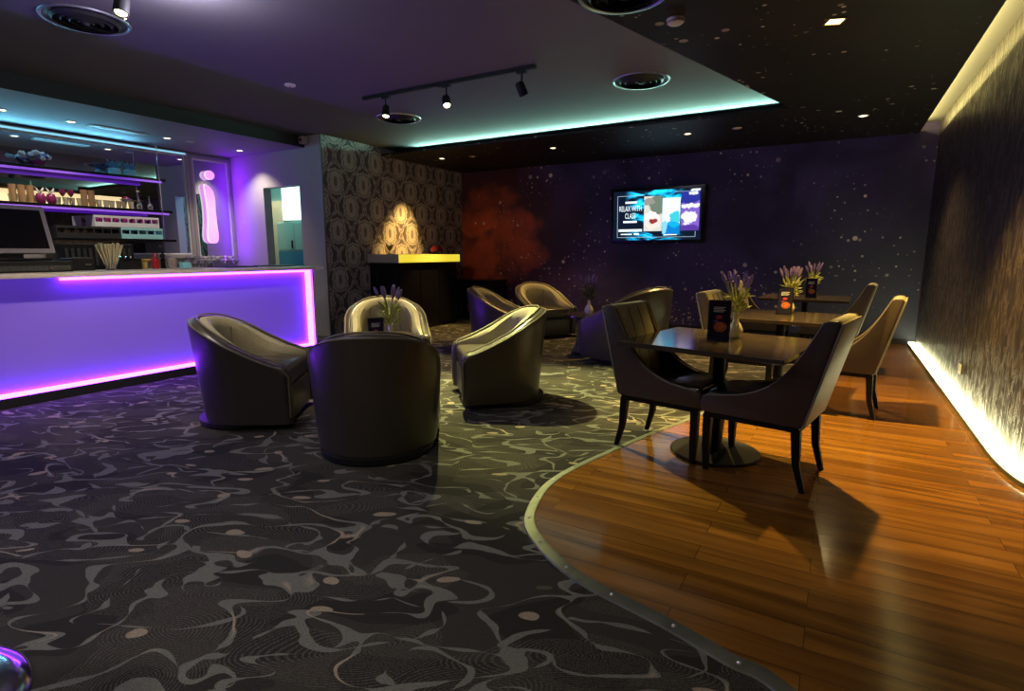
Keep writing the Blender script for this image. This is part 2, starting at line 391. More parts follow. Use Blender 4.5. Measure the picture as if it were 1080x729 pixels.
M['grate'] = mat('vent_metal', (0.03, 0.03, 0.034), 0.5, metal=0.3)
M['vent_ring'] = mat('vent_ring_metal', (0.32, 0.34, 0.38), 0.35, metal=0.6)
M['yellow_counter'] = mat('cream_counter_edge', (0.60, 0.55, 0.46), 0.45)

# ------------------------------------------------------------------ mesh helpers
def obj(name, bm, m=None, parent=None, smooth=False, loc=None, rot=None, mats=None):
    me = bpy.data.meshes.new(name)
    bmesh.ops.recalc_face_normals(bm, faces=bm.faces)
    bm.to_mesh(me); bm.free()
    for mm in (mats or [m]): me.materials.append(M[mm] if isinstance(mm, str) else mm)
    if smooth:
        for p in me.polygons: p.use_smooth = True
        try: me.set_sharp_from_angle(angle=math.radians(38))
        except Exception: pass
    o = bpy.data.objects.new(name, me); COL.objects.link(o)
    if parent: o.parent = parent
    if loc: o.location = loc
    if rot: o.rotation_euler = rot
    return o
def thing(name, label, cat, loc=(0, 0, 0), rz=0.0, group=None):
    o = bpy.data.objects.new(name, None); COL.objects.link(o)
    o.empty_display_size = 0.1
    o.location = loc; o.rotation_euler = (0, 0, rz)
    return tag(o, label, cat, group)
def tag(o, label, cat, group=None):
    o['label'] = label; o['category'] = cat
    if group: o['group'] = group
    return o
def struct(name, bm, m, parent=None, smooth=False, mats=None):
    o = obj(name, bm, m, parent, smooth, mats=mats)
    if parent is None: o['kind'] = 'structure'
    return o
def dup(root, loc, rz, label=None, group=None, scale=None):
    r = root.copy(); COL.objects.link(r); r.location = loc; r.rotation_euler = (0, 0, rz)
    if label: r['label'] = label
    if group: r['group'] = group
    if scale: r.scale = (scale, scale, scale)
    for ch in list(root.children):
        c = ch.copy(); COL.objects.link(c); c.parent = r
        for gch in ch.children:
            d = gch.copy(); COL.objects.link(d); d.parent = c
    return r
def BM(): return bmesh.new()
def box(bm, x0, x1, y0, y1, z0, z1, bev=0.0, seg=2, mi=0):
    r = bmesh.ops.create_cube(bm, size=1.0)
    vs = r['verts']
    for v in vs:
        v.co.x = x0 + (v.co.x + 0.5) * (x1 - x0); v.co.y = y0 + (v.co.y + 0.5) * (y1 - y0); v.co.z = z0 + (v.co.z + 0.5) * (z1 - z0)
    fs = set(f for v in vs for f in v.link_faces)
    for f in fs: f.material_index = mi
    if bev > 0:
        es = list(set(e for v in vs for e in v.link_edges))
        bmesh.ops.bevel(bm, geom=es, offset=bev, segments=seg, profile=0.5, affect='EDGES')
    return vs
def lathe(bm, prof, seg=24, c=(0, 0, 0), cap=True):
    rings = []
    for (r, z) in prof:
        if r < 1e-6: rings.append([bm.verts.new((c[0], c[1], c[2] + z))])
        else: rings.append([bm.verts.new((c[0] + r * math.cos(2 * PI * k / seg), c[1] + r * math.sin(2 * PI * k / seg), c[2] + z)) for k in range(seg)])
    for a, b in zip(rings[:-1], rings[1:]):
        for k in range(seg):
            k2 = (k + 1) % seg
            if len(a) == 1 and len(b) == 1: continue
            if len(a) == 1: bm.faces.new((a[0], b[k], b[k2]))
            elif len(b) == 1: bm.faces.new((a[k], a[k2], b[0]))
            else: bm.faces.new((a[k], a[k2], b[k2], b[k]))
    if cap:
        for rg in (rings[0], rings[-1]):
            if len(rg) > 2: bm.faces.new(rg)
def tube(bm, pts, rad, seg=8, closed=False):
    pts = [Vector(p) for p in pts]; n = len(pts)
    rs = rad if isinstance(rad, (list, tuple)) else [rad] * n
    rings = []; up = Vector((0, 0, 1)); prev = None
    for i, p in enumerate(pts):
        if closed: t = pts[(i + 1) % n] - pts[i - 1]
        else: t = pts[min(i + 1, n - 1)] - pts[max(i - 1, 0)]
        t = t.normalized() if t.length > 1e-9 else Vector((0, 0, 1))
        if prev is None:
            a = t.cross(up) if abs(t.dot(up)) < 0.95 else t.cross(Vector((1, 0, 0)))
        else: a = prev - t * prev.dot(t)
        a.normalize(); prev = a; b2 = t.cross(a)
        rings.append([bm.verts.new(p + (a * math.cos(2 * PI * k / seg) + b2 * math.sin(2 * PI * k / seg)) * rs[i]) for k in range(seg)])
    m = n if closed else n - 1
    for i in range(m):
        A, B = rings[i], rings[(i + 1) % n]
        for k in range(seg): bm.faces.new((A[k], A[(k + 1) % seg], B[(k + 1) % seg], B[k]))
    if not closed:
        bm.faces.new(rings[0]); bm.faces.new(rings[-1])
def prism(bm, poly, z0, z1, mi=0):
    """poly in XY, extruded in z"""
    a = [bm.verts.new((x, y, z0)) for x, y in poly]; b = [bm.verts.new((x, y, z1)) for x, y in poly]
    fs = [bm.faces.new(list(reversed(a))), bm.faces.new(b)]
    n = len(poly)
    for i in range(n): fs.append(bm.faces.new((a[i], a[(i + 1) % n], b[(i + 1) % n], b[i])))
    for f in fs: f.material_index = mi
    return a + b
def prism_x(bm, poly, x0, x1, bev=0.0, mi=0):
    """poly in YZ, extruded along x"""
    a = [bm.verts.new((x0, y, z)) for y, z in poly]; b = [bm.verts.new((x1, y, z)) for y, z in poly]
    fs = [bm.faces.new(list(reversed(a))), bm.faces.new(b)]
    n = len(poly)
    for i in range(n): fs.append(bm.faces.new((a[i], a[(i + 1) % n], b[(i + 1) % n], b[i])))
    for f in fs: f.material_index = mi
    if bev > 0:
        es = list(set(fs[0].edges) | set(fs[1].edges))
        bmesh.ops.bevel(bm, geom=es, offset=bev, segments=2, profile=0.5, affect='EDGES')
def spline(pts, n=8, closed=False):
    """Catmull-Rom through 2D/3D points"""
    P = [Vector(p) for p in pts]; out = []; L = len(P)
    rng = range(L) if closed else range(L - 1)
    for i in rng:
        if closed: p0, p1, p2, p3 = P[i - 1], P[i], P[(i + 1) % L], P[(i + 2) % L]
        else: p0, p1, p2, p3 = P[max(i - 1, 0)], P[i], P[i + 1], P[min(i + 2, L - 1)]
        for k in range(n):
            t = k / n
            out.append(0.5 * ((2 * p1) + (p2 - p0) * t + (2 * p0 - 5 * p1 + 4 * p2 - p3) * t * t + (3 * p1 - p0 - 3 * p2 + p3) * t ** 3))
    if not closed: out.append(P[-1])
    return out
def text_bm(s, size, extrude=0.0):
    cu = bpy.data.curves.new('lettering', 'FONT'); cu.body = s; cu.size = size; cu.extrude = extrude
    cu.align_x = 'CENTER'; cu.align_y = 'CENTER'; cu.resolution_u = 3
    o = bpy.data.objects.new('lettering', cu); COL.objects.link(o)
    bpy.context.view_layer.update()
    dg = bpy.context.evaluated_depsgraph_get()
    me = bpy.data.meshes.new_from_object(o.evaluated_get(dg))
    b = BM(); b.from_mesh(me)
    bpy.data.objects.remove(o); bpy.data.curves.remove(cu); bpy.data.meshes.remove(me)
    return b

# ------------------------------------------------------------------ the room
XL, XR, YB, YF = -8.95, 1.0, 9.5, -2.6
XW = -6.72      # wallpapered wall
YA = 5.95       # end wall of the bar
ZC, ZD, ZS = 3.0, 2.87, 2.84
bm = BM(); box(bm, XL - .15, XR + .15, YF - .15, YB + .15, -0.12, 0.0); struct('floor', bm, 'carpet')
edge = [(1.0, YF), (0.55, YF), (0.62, 0.6), (0.40, 1.30), (-0.029, 1.668), (-0.197, 1.723), (-0.43, 1.802), (-0.729, 1.878), (-0.914, 1.966), (-1.097, 2.108), (-1.205, 2.264), (-1.282, 2.561),
        (-1.275, 2.856), (-1.188, 3.25), (-1.043, 3.816), (-0.92, 4.201), (-0.74, 4.85), (-0.48, 5.5), (-0.16, 6.15), (0.03, 6.8), (0.10, 7.6), (0.11, 9.5)]
curve = [(p.x, p.y) for p in spline([(a, b, 0) for a, b in edge[2:]], 6)]
bm = BM(); prism(bm, [(XR, YF), (0.6, YF)] + curve + [(XR, 9.5)], 0.0, 0.012); struct('floor_wood', bm, 'planks')
# metal edging between carpet and planks
bm = BM()
pts = [Vector((x, y, 0)) for x, y in [(0.6, YF)] + curve]
sec = []
for i, p in enumerate(pts):
    t = (pts[min(i + 1, len(pts) - 1)] - pts[max(i - 1, 0)]).normalized(); n = Vector((-t.y, t.x, 0))
    sec.append([bm.verts.new(p + n * o + Vector((0, 0, z))) for o, z in ((0.040, 0.0005), (0.036, 0.007), (0.002, 0.0150), (-0.012, 0.0150), (-0.014, 0.012))])
for a, b in zip(sec[:-1], sec[1:]):
    for k in range(4): bm.faces.new((a[k], a[k + 1], b[k + 1], b[k]))
strip = struct('trim_1', bm, 'steel', smooth=True)
acc = 0.0; nxt = 0.15
for i in range(1, len(pts)):
    acc += (pts[i] - pts[i - 1]).length
    if acc > nxt and 1.2 < pts[i].y < 4.5:
        nxt = acc + 0.21
        t = (pts[i] - pts[i - 1]).normalized(); n = Vector((-t.y, t.x, 0)); q = pts[i] + n * 0.013
        b2 = BM(); lathe(b2, [(0.008, 0), (0.007, 0.004), (0.004, 0.0065), (0.0, 0.007)], 10, cap=False)
        obj('screw', b2, 'screw', strip, True, loc=(q.x, q.y, 0.0105))
bm = BM(); box(bm, XL - .15, XR + .15, YF - .15, YB + .15, ZC, ZC + .1); struct('ceiling', bm, 'ceiling')
bm = BM()
drop_poly = [(XW, YB), (0.78, YB), (0.78, YF), (-3.30, YF), (-0.615, 7.2), (XW, 7.2)]
prism(bm, drop_poly, ZD, ZD + 0.03)
# closed fascia along the slanted side
d = Vector((-0.615 + 3.30, 7.2 - YF, 0)).normalized(); nn = Vector((d.y, -d.x, 0))
a0 = Vector((-3.30, YF, 0)) + nn * 0.001; a1 = Vector((-0.615, 7.2, 0)) + nn * 0.001
prism(bm, [(a0.x, a0.y), (a1.x, a1.y), ((a1 + nn * .04).x, (a1 + nn * .04).y), ((a0 + nn * .04).x, (a0 + nn * .04).y)], ZD + 0.03, ZC)
struct('ceiling_dropped', bm, 'mural_ceiling')
bm = BM(); box(bm, XL, -7.075, YF, YA, ZS, ZC); box(bm, -7.075, -7.07, YF, YA, ZS, ZC, mi=1); struct('ceiling_bar', bm, None, mats=['ceiling_light', 'dark'])  # soffit front is darkened: its shade is put into the colour
bm = BM(); box(bm, XW - .12, XR + .1, YB, YB + .1, 0, ZC); struct('wall_back', bm, 'mural')
bm = BM(); box(bm, XR, XR + .1, YF, YB + .1, 0, ZC); struct('wall_right', bm, 'damask_dark')
bm = BM(); box(bm, XL - .1, XR + .1, YF - .1, YF, 0, ZC); struct('wall_front', bm, 'dark')
bm = BM(); box(bm, XL - .1, XL, YF, YA + .14, 0, ZC); struct('wall_left', bm, 'wall')
# end wall of the bar with its doorway
DX0, DX1, DZ = -8.10, -7.24, 2.31
bm = BM(); box(bm, XL, DX0, YA, YA + .14, 0, ZC); box(bm, DX1, XW - .005, YA, YA + .14, 0, ZC); box(bm, DX0, DX1, YA, YA + .14, DZ, ZC)
struct('wall_bar', bm, 'wall')
bm = BM(); box(bm, XW - .12, XW - .0045, YA + .141, YB, 0, ZC); box(bm, XW - .0045, XW, YA, YB, 0, ZC); struct('wall_papered', bm, 'damask')
bm = BM(); box(bm, XW - .006, XW + .012, YA - .012, YA + .006, 0, ZC)
struct('trim_2', bm, 'steel')
bm = BM(); box(bm, DX1, XW, YA - .015, YA, 0, 0.10); box(bm, XL, DX0, YA - .015, YA, 0, 0.10); struct('baseboard_bar', bm, 'wall')
bm = BM(); box(bm, XW + .001, XR - .1, YB - .012, YB, 0, 0.08); struct('baseboard_back', bm, 'dark')
# store room behind the doorway
bm = BM(); box(bm, -10.4, XW - .12, 7.0, 7.1, 0, ZC); box(bm, -10.5, -10.4, YA + .141, 7.1, 0, ZC); box(bm, -10.5, XL - .1, YA + .15, YA + .14, 0, ZC)
struct('wall_store', bm, 'teal_wall')
bm = BM(); box(bm, -10.4, XL - .151, YA + .141, 7.0, -.12, 0.0); struct('floor_store', bm, 'dark')
bm = BM(); box(bm, -10.4, XL - .151, YA + .141, 7.0, ZC, ZC + .1); struct('ceiling_store', bm, 'ceiling')
bm = BM(); box(bm, -9.78, -8.93, 6.93, 6.97, 0.01, 2.23)
dr = obj('door_1', bm, 'cream_door'); dr['kind'] = 'structure'
b2 = BM(); tube(b2, [(-9.00, 6.93, 1.02), (-9.00, 6.88, 1.02), (-9.12, 6.88, 1.02)], 0.009, 8); obj('door_handle', b2, 'chrome', dr, True)

# ------------------------------------------------------------------ bar counter
BX = -5.85
BY0, BY1 = -1.2, 4.93
bar = thing('bar_counter', 'long bar counter with glowing violet front panel and cream stone top', 'bar counter', (BX, 0, 0))
bm = BM(); box(bm, -0.72, 0.15, BY0, BY1 + .06, 1.075, 1.112, 0.006); obj('worktop', bm, 'stone', bar)
bm = BM(); box(bm, -0.12, -0.07, BY0, BY1 - .06, 0.085, 1.072); obj('front_panel', bm, 'panel_violet', bar)
bm = BM(); box(bm, -0.62, -0.03, BY0, BY1, 0.0, 0.085); obj('kickplate', bm, 'dark', bar)
bm = BM(); box(bm, -0.62, 0.0, BY1 - .005, BY1 + .02, 0.0, 1.074, 0.003); obj('end_panel', bm, 'stone', bar)
bm = BM(); box(bm, -0.62, -0.58, BY0, BY1 - .06, 0.085, 1.072); obj('back_panel', bm, 'dark', bar)
bm = BM(); box(bm, -0.068, -0.030, 2.24, BY1 - .012, 1.044, 1.071); obj('top_light_strip', bm, 'led_pink', bar)
bm = BM(); box(bm, -0.068, -0.030, BY0, BY1 - .012, 0.088, 0.120); obj('bottom_light_strip', bm, 'led_pink', bar)
bm = BM(); box(bm, -0.068, -0.026, BY1 - .065, BY1 - .012, 0.121, 1.043); obj('side_light_strip', bm, 'led_pink', bar)

# ------------------------------------------------------------------ back bar: mirrors, sign, shelves
def mirror_unit(label, y0, y1, z0, z1, fw):
    t = thing('wall_mirror', label, 'mirror', (XL + .002, 0, 0))
    b = BM(); box(b, 0.0, 0.018, y0 + fw * .5, y1 - fw * .5, z0 + fw * .5, z1 - fw * .5); obj('mirror_glass', b, 'mirror', t)
    b = BM()
    for a in ((y0, y1, z0, z0 + fw), (y0, y1, z1 - fw, z1), (y0, y0 + fw, z0 + fw, z1 - fw), (y1 - fw, y1, z0 + fw, z1 - fw)):
        box(b, 0.0, 0.05, *a, 0.004, 1)
        
    obj('frame', b, 'frame_paint', t)
    b = BM()
    i = fw * 0.78
    for a in ((y0 + i, y1 - i, z0 + i, z0 + fw + .02), (y0 + i, y1 - i, z1 - fw - .02, z1 - i), (y0 + i, y0 + fw + .02, z0 + fw + .02, z1 - fw - .02), (y1 - fw - .02, y1 - i, z0 + fw + .02, z1 - fw - .02)):
        box(b, 0.0, 0.034, *a)
    obj('inner_bead', b, 'white', t)
    return t
mirror_unit('wide framed wall mirror behind the bar shelves', -1.0, 5.25, 1.20, 2.83, 0.06)
mirror_unit('narrow framed mirror panel carrying the lit pink sign', 5.255, 5.945, 1.16, 2.80, 0.05)
t = thing('cyan_light_strip', 'cyan light strip along the top edge of the bar mirror', 'light', (XL + .053, 0, 2.79))
b = BM(); box(b, 0, .012, -1.0, 5.2, -.012, .012); obj('diffuser', b, 'led_cyan', t)
b = BM(); box(b, 0, .03, -1.0, 5.2, -.022, -.0125); box(b, 0, .03, -1.0, 5.2, .0125, .022); obj('profile', b, 'white', t)
sg = thing('wall_sign', 'glowing pink sign shaped like a letter i on narrow mirror', 'sign', (XL + .06, 5.525, 0))
def sign_part(name, outline):
    b = BM(); prism_x(b, outline, 0.0, 0.045, 0.008)
    b.faces.ensure_lookup_table()
    for f in b.faces:
        f.normal_update()
        f.material_index = 0 if abs(f.normal.x) > 0.7 else 1
    obj(name, b, parent=sg, smooth=True, mats=['sign_pink', 'sign_side'])
stem = [(p.x, p.y) for p in spline([(-.085, 2.36), (-.02, 2.34), (.045, 2.27), (.07, 2.14), (.065, 1.95), (.075, 1.7), (.08, 1.55), (.055, 1.455), (-.03, 1.44), (-.085, 1.475), (-.095, 1.58), (-.07, 1.8), (-.065, 2.05), (-.08, 2.24)], 5, True)]
dot = [(.02 + .078 * math.cos(2 * PI * k / 20), 2.515 + .072 * math.sin(2 * PI * k / 20)) for k in range(20)]
sign_part('letter_stem', stem); sign_part('letter_dot', dot)

def shelf(label, z, y0, y1, depth=0.27, light=True):
    t = thing('bar_shelf', label, 'shelf', (XL + .056, 0, z))
    b = BM(); box(b, 0, depth, y0, y1, -0.034, 0.0, 0.003, 1); obj('board', b, 'blackgloss', t)
    if light:
        b = BM(); box(b, depth - .03, depth + .004, y0, y1 - .06, -0.062, -0.036); obj('light_strip', b, 'led_violet', t)
    return t
SX = XL + .056
shelf('upper black glass shelf with violet light strip above the bar', 2.345, -0.9, 4.72)
shelf('middle black shelf carrying the row of small lit glasses', 1.895, -0.9, 4.78, 0.27)
shelf('lower black shelf under the white glass racks', 1.478, 3.25, 4.78, 0.30, False)
for label, y in (('thin steel shelf rod at right end of the bar shelves', 4.62), ('thin steel shelf rod near the till side of bar', 2.2)):
    b = BM(); tube(b, [(SX + .285, y, 1.50), (SX + .285, y, 2.82)], 0.005, 8)
    tag(obj('shelf_rod', b, 'chrome'), label, 'rod')
b = BM(); box(b, SX + .002, SX + .02, 2.2, 4.32, 1.905, 2.06)
tag(obj('light_box', b, 'led_warm'), 'warm glowing light strip behind glasses on middle shelf', 'light')
# back counter under the mirrors
bc = thing('back_counter', 'low dark back counter under the mirror behind the bar', 'counter', (XL + .01, 0, 0))
b = BM(); box(b, 0.0, 0.55, -1.0, 5.9, 1.02, 1.06, 0.004); obj('worktop', b, 'dark', bc)
b = BM(); box(b, 0.0, 0.50, -1.0, 5.88, 0.0, 1.02); obj('body', b, 'dark', bc)
for k in range(6):
    b = BM(); box(b, 0.502, 0.520, -0.9 + k * 1.12, 0.18 + k * 1.12, 0.12, 0.98, 0.003); dd = obj('cabinet_door', b, 'blackgloss', bc)
    b = BM(); tube(b, [(0.535, 0.10 + k * 1.12, 0.6), (0.535, 0.10 + k * 1.12, 0.8)], 0.006, 6); obj('door_handle', b, 'chrome', dd)

# ------------------------------------------------------------------ glassware on the shelves
Z2 = 1.896
def tumbler_bm(r0, r1, h, t=0.004, seg=16):
    b = BM(); lathe(b, [(0, 0.0), (r0, 0.0), (r0 * 1.02, h * .2), (r1, h), (r1 - t, h), (r0 - t, 0.012), (0, 0.010)], seg, cap=False); return b
g0 = None
k = 0; y = 2.95
while y < 4.28:
    if not (2.93 + 0.0 <= y <= 2.94) :
        if g0 is None:
            g0 = obj('shot_glass', tumbler_bm(0.028, 0.036, 0.10), 'frost_glass', smooth=True)
            o = g0
        else:
            o = g0.copy(); COL.objects.link(o)
        o.location = (SX + .12 + 0.02 * (k % 2), y, Z2)
        tag(o, 'small clear glass in the brightly lit row on middle shelf', 'glass', 'small glasses on the middle shelf')
        k += 1
    y += 0.078
def tall_cluster(yc, n, label):
    first = None
    for i in range(n):
        o = obj('tall_glass', tumbler_bm(0.034, 0.040, 0.205), 'amber_glass', smooth=True) if first is None else first.copy()
        if first is None: first = o
        else: COL.objects.link(o)
        o.location = (SX + .215, yc + (i - (n - 1) / 2) * 0.086, Z2)
        tag(o, label, 'glass', 'tall amber glasses, ' + ('left' if yc < 3.2 else 'right') + ' cluster')
tall_cluster(3.02, 3, 'tall amber glass at far left of middle bar shelf')
tall_cluster(3.72, 2, 'tall amber glass halfway along middle bar shelf')
def plum_pot(y, label):
    t = thing('plum_bowl', label, 'vase', (SX + .215, y, Z2))
    b = BM(); lathe(b, [(0, 0), (.035, 0), (.05, .03), (.052, .07), (.04, .115), (.034, .12), (.03, .115), (.042, .07), (.03, .02), (0, .015)], 16, cap=False); obj('bowl', b, 'plum', t, True)
    b = BM()
    for a in range(7):
        an = a * 0.9; p0 = Vector((0, 0, .10)); p1 = Vector((.045 * math.cos(an), .045 * math.sin(an), .16 + .02 * (a % 3)))
        tube(b, [p0, (p0 + p1) / 2 + Vector((0, 0, .012)), p1], [.004, .009, .003], 6)
    obj('petals', b, 'petal', t, True)
    return t
plum_pot(3.205, 'plum bowl with white petals, left of pair on middle shelf')
plum_pot(3.315, 'plum bowl with white petals, right of pair on middle shelf')
def stem_glass(loc, label, flip=True, s=1.0, group=None):
    b = BM(); pr = [(0, .0), (.034, .0), (.034, .003), (.006, .012), (.005, .085), (.02, .10), (.036, .135), (.036, .17), (.030, .20), (.027, .20), (.033, .165), (.032, .138), (.016, .108), (0, .098)]
    lathe(b, pr, 16, cap=False)
    o = obj('wine_glass', b, 'glass', smooth=True)
    o.scale = (s, s, s)
    o.location = (loc[0], loc[1], loc[2] + (.2 * s if flip else 0)); o.rotation_euler = (PI if flip else 0, 0, 0)
    return tag(o, label, 'glass', group)
stem_glass((SX + .2, 4.36, Z2), 'upturned stem glass, left of two at shelf end', True, 0.95)
stem_glass((SX + .2, 4.50, Z2), 'upturned stem glass, right of two at shelf end', True, 0.95)
t = thing('plum_dish', 'plum and white stemmed dish near end of middle shelf', 'dish', (SX + .21, 4.18, Z2))
b = BM(); lathe(b, [(0, 0), (.03, 0), (.006, .01), (.006, .08), (.05, .10), (.075, .125), (.07, .125), (.04, .108), (0, .10)], 16, cap=False); obj('stemmed_bowl', b, 'rack_white', t, True)
b = BM(); lathe(b, [(0, .105), (.05, .112), (.045, .14), (.03, .16), (0, .165)], 12, cap=False); obj('filling', b, 'plum', t, True)
for y, lab in ((3.44, 'purple stem goblet, left of pair on middle shelf'), (3.53, 'purple stem goblet, right of pair on middle shelf')):
    t = thing('goblet', lab, 'glass', (SX + .215, y, Z2))
    b = BM(); lathe(b, [(0, 0), (.03, 0), (.006, .01), (.006, .10), (.02, .115)], 14, cap=False); obj('stem', b, 'glass', t, True)
    b = BM(); lathe(b, [(0, .112), (.02, .116), (.034, .14), (.034, .19), (.03, .19), (.028, .14), (0, .125)], 14, cap=False); obj('bowl', b, 'plum', t, True)
# plants on the top shelf
Z1 = 2.346
t = thing('flower_arrangement', 'white and purple flower arrangement on the upper bar shelf', 'flowers', (SX + .15, 3.25, Z1))
b = BM(); lathe(b, [(0, 0), (.05, 0), (.075, .05), (.07, .075), (.06, .07), (0, .03)], 14, cap=False); obj('bowl', b, 'plum', t, True)
for i in range(16):
    an = i * 2.4; r = 0.05 + 0.085 * ((i * 7) % 5) / 5; z = .10 + .085 * ((i * 3) % 4) / 4
    b = BM(); bmesh.ops.create_icosphere(b, subdivisions=2, radius=.036)
    for v in b.verts: v.co *= 0.75 + 0.5 * random.random(); v.co.z *= 0.8
    obj('flower_head', b, 'petal' if i % 3 else 'lilac', t, True, loc=(r * math.cos(an) * .8, r * math.sin(an) * 1.3, z))
b = BM()
for i in range(10):
    an = i * 2.4; tube(b, [(0, 0, .05), (.06 * math.cos(an), .09 * math.sin(an), .12)], .004, 5)
obj('stems', b, 'leaf', t)
def blue_planter(y, label):
    t = thing('planter_box', label, 'planter', (SX + .15, y, Z1))
    b = BM(); box(b, -.06, .06, -.055, .055, 0, .09, .004); obj('box', b, 'cyan_box', t)
    b = BM()
    for i in range(22):
        an = i * 2.4; rr = .02 + .03 * ((i * 5) % 7) / 7
        p0 = Vector((rr * math.cos(an), rr * math.sin(an), .085)); p1 = p0 * 1.0 + Vector((.045 * math.cos(an), .05 * math.sin(an), .075 + .02 * (i % 3)))
        tube(b, [p0, (p0 + p1) / 2, p1], [.004, .008, .001], 5)
    obj('leaves', b, 'blue_leaf', t)
blue_planter(4.11, 'cyan planter box with blue leaves, left of the pair'); blue_planter(4.30, 'cyan planter box with blue leaves, right of the pair')
# racks of glasses on the lower shelf
Z3 = 1.479
def rack(y0, y1, z, h, mname, label, xo=0.03):
    t = thing('glass_rack', label, 'rack', (SX + xo, y0, z))
    L = y1 - y0
    b = BM(); box(b, 0, .25, 0, L, 0, .012)
    for yy in (0, L - .01): box(b, 0, .25, yy, yy + .01, .012, h)
    for xx in (0, .24): box(b, xx, xx + .01, .01, L - .01, .012, h * .42); box(b, xx, xx + .01, .01, L - .01, h * .8, h)
    n = int(L / .1)
    for k in range(1, n): 
        for xx in (0, .24): box(b, xx, xx + .01, k * L / n - .006, k * L / n + .006, h * .42, h * .8)
    obj('crate', b, mname, t)
rack(4.05, 4.60, Z3 + .002, .15, 'rack_cyan', 'pale cyan glass rack on lower shelf under the white racks')
rack(3.74, 4.56, Z3 + .155, .15, 'rack_white', 'long white glass rack full of magenta tumblers on lower shelf')
rack(3.30, 4.03, Z3 + .002, .15, 'dark', 'dark glass rack on lower shelf beside the cyan rack')
g1 = None
for k in range(7):
    for xx in (.21,):
        if g1 is None: g1 = obj('magenta_tumbler', tumbler_bm(.036, .043, .135, seg=14), 'magenta', smooth=True); o = g1
        else: o = g1.copy(); COL.objects.link(o)
        o.location = (SX + xx, 3.81 + k * .115, Z3 + .155 + .0125)
        tag(o, 'magenta tumbler standing in the long white rack', 'glass', 'magenta tumblers in the white rack')

# ------------------------------------------------------------------ things on the bar counter
ZB = 1.1125
def P2(x, y, z=ZB): return (x, y, z)
t = thing('till_monitor', 'grey framed till monitor tilted back at the left bar end', 'monitor', (-6.28, 2.06, ZB + 0.10), math.radians(8))
b = BM(); box(b, -.025, .025, -.34, .34, .06, .50, .012); m1 = obj('housing', b, 'frame_paint', t); m1.rotation_euler = (0, math.radians(-14), 0)
b = BM(); box(b, .026, .029, -.295, .295, .105, .46); m2 = obj('screen', b, 'blackgloss', t); m2.rotation_euler = (0, math.radians(-14), 0)
b = BM(); box(b, -.13, -.03, -.10, .10, .003, .20, .01); obj('stand', b, 'black', t)
b = BM(); box(b, -.20, .10, -.26, .26, .001, .022, .008); obj('foot', b, 'black', t)
t = thing('cash_drawer', 'black cash drawer under the till monitor on bar', 'cash drawer', (-6.28, 2.06, ZB))
b = BM(); box(b, -.22, .20, -.36, .36, .001, .098, .006); obj('case', b, 'black', t)
b = BM(); box(b, .201, .212, -.34, .34, .012, .058, .004); dr_ = obj('drawer', b, 'charcoal', t)
b = BM(); tube(b, [(.212, .18, .035), (.22, .18, .035)], .011, 10); obj('lock', b, 'chrome', dr_, True)
t = thing('receipt_printer', 'small black printer beside the cash drawer on bar', 'printer', (-6.42, 2.60, ZB))
b = BM(); box(b, -.10, .10, -.11, .11, .001, .12, .012); obj('case', b, 'black', t)
b = BM(); box(b, .03, .09, -.08, .08, .121, .126); obj('paper_slot', b, 'steel', t)
b = BM(); box(b, .101, .104, .02, .07, .05, .065); obj('button_panel', b, 'steel', t)
t = thing('coffee_machine', 'dark bulky machine behind the straw holder on back counter', 'machine', (XL + .32, 3.72, 1.061))
b = BM(); box(b, -.18, .22, -.50, .36, 0, .34, .012); obj('case', b, 'black', t)
b = BM()
for k in range(12): box(b, .221, .226, -.44 + k * .066, -.405 + k * .066, .06, .28)
obj('grille', b, 'charcoal', t)
# straws
t = thing('straw_holder', 'glass tumbler crammed with cream paper straws on bar', 'straws', (-6.32, 2.84, ZB)); t.scale = (1.3, 1.3, 1.3)
b = tumbler_bm(.036, .046, .11); obj('tumbler', b, 'glass', t, True)
s0 = None
for i in range(34):
    an = i * 2.399; r = .026 * math.sqrt((i + .5) / 34); sp = .085 * math.sqrt((i + .5) / 34)
    b = BM(); tube(b, [(r * math.cos(an), r * math.sin(an), .012), (sp * math.cos(an), sp * math.sin(an) * 1.1, .19 + .02 * ((i * 5) % 4) / 4)], .0055, 7)
    obj('straw', b, 'straw', t, True)
t = thing('bar_caddy', 'black napkin caddy right of the straws on bar', 'caddy', (-6.40, 3.035, ZB))
b = BM(); box(b, -.07, .07, -.10, .10, .001, .008); box(b, -.07, .07, -.10, -.094, .008, .11); box(b, -.07, .07, .094, .10, .008, .11); box(b, -.07, -.064, -.094, .094, .008, .11); box(b, .064, .07, -.094, .094, .008, .085); box(b, -.064, .064, -.003, .003, .008, .10)
obj('tray', b, 'black', t)
for k in range(3):
    b = BM(); tube(b, [(-.02, -.06 + k * .045, .01), (0.01, -.07 + k * .05, .135)], [.004, .009], 8); obj('spoon', b, 'chrome', t, True)
t = thing('yellow_funnel_cup', 'yellow funnel shaped cup between caddy and red bottle', 'cup', (-6.40, 3.20, ZB))
b = BM(); lathe(b, [(0, 0), (.024, 0), (.026, .075), (.062, .10), (.064, .108), (.055, .104), (.022, .078), (.018, .01), (0, .008)], 16, cap=False); obj('cup', b, 'yellow', t, True)
t = thing('squeeze_bottle', 'red plastic squeeze bottle on the bar', 'bottle', (-6.40, 3.31, ZB))
b = BM(); lathe(b, [(0, 0), (.033, 0), (.036, .02), (.036, .10), (.028, .118), (.016, .124), (0, .125)], 18, cap=False); obj('body', b, 'red', t, True)
b = BM(); lathe(b, [(.017, .124), (.015, .14), (.005, .17), (0, .171)], 14, cap=False); obj('nozzle', b, 'red', t, True)
t = thing('pepper_mill', 'short black grinder beside the beige cup on bar', 'grinder', (-6.44, 3.41, ZB))
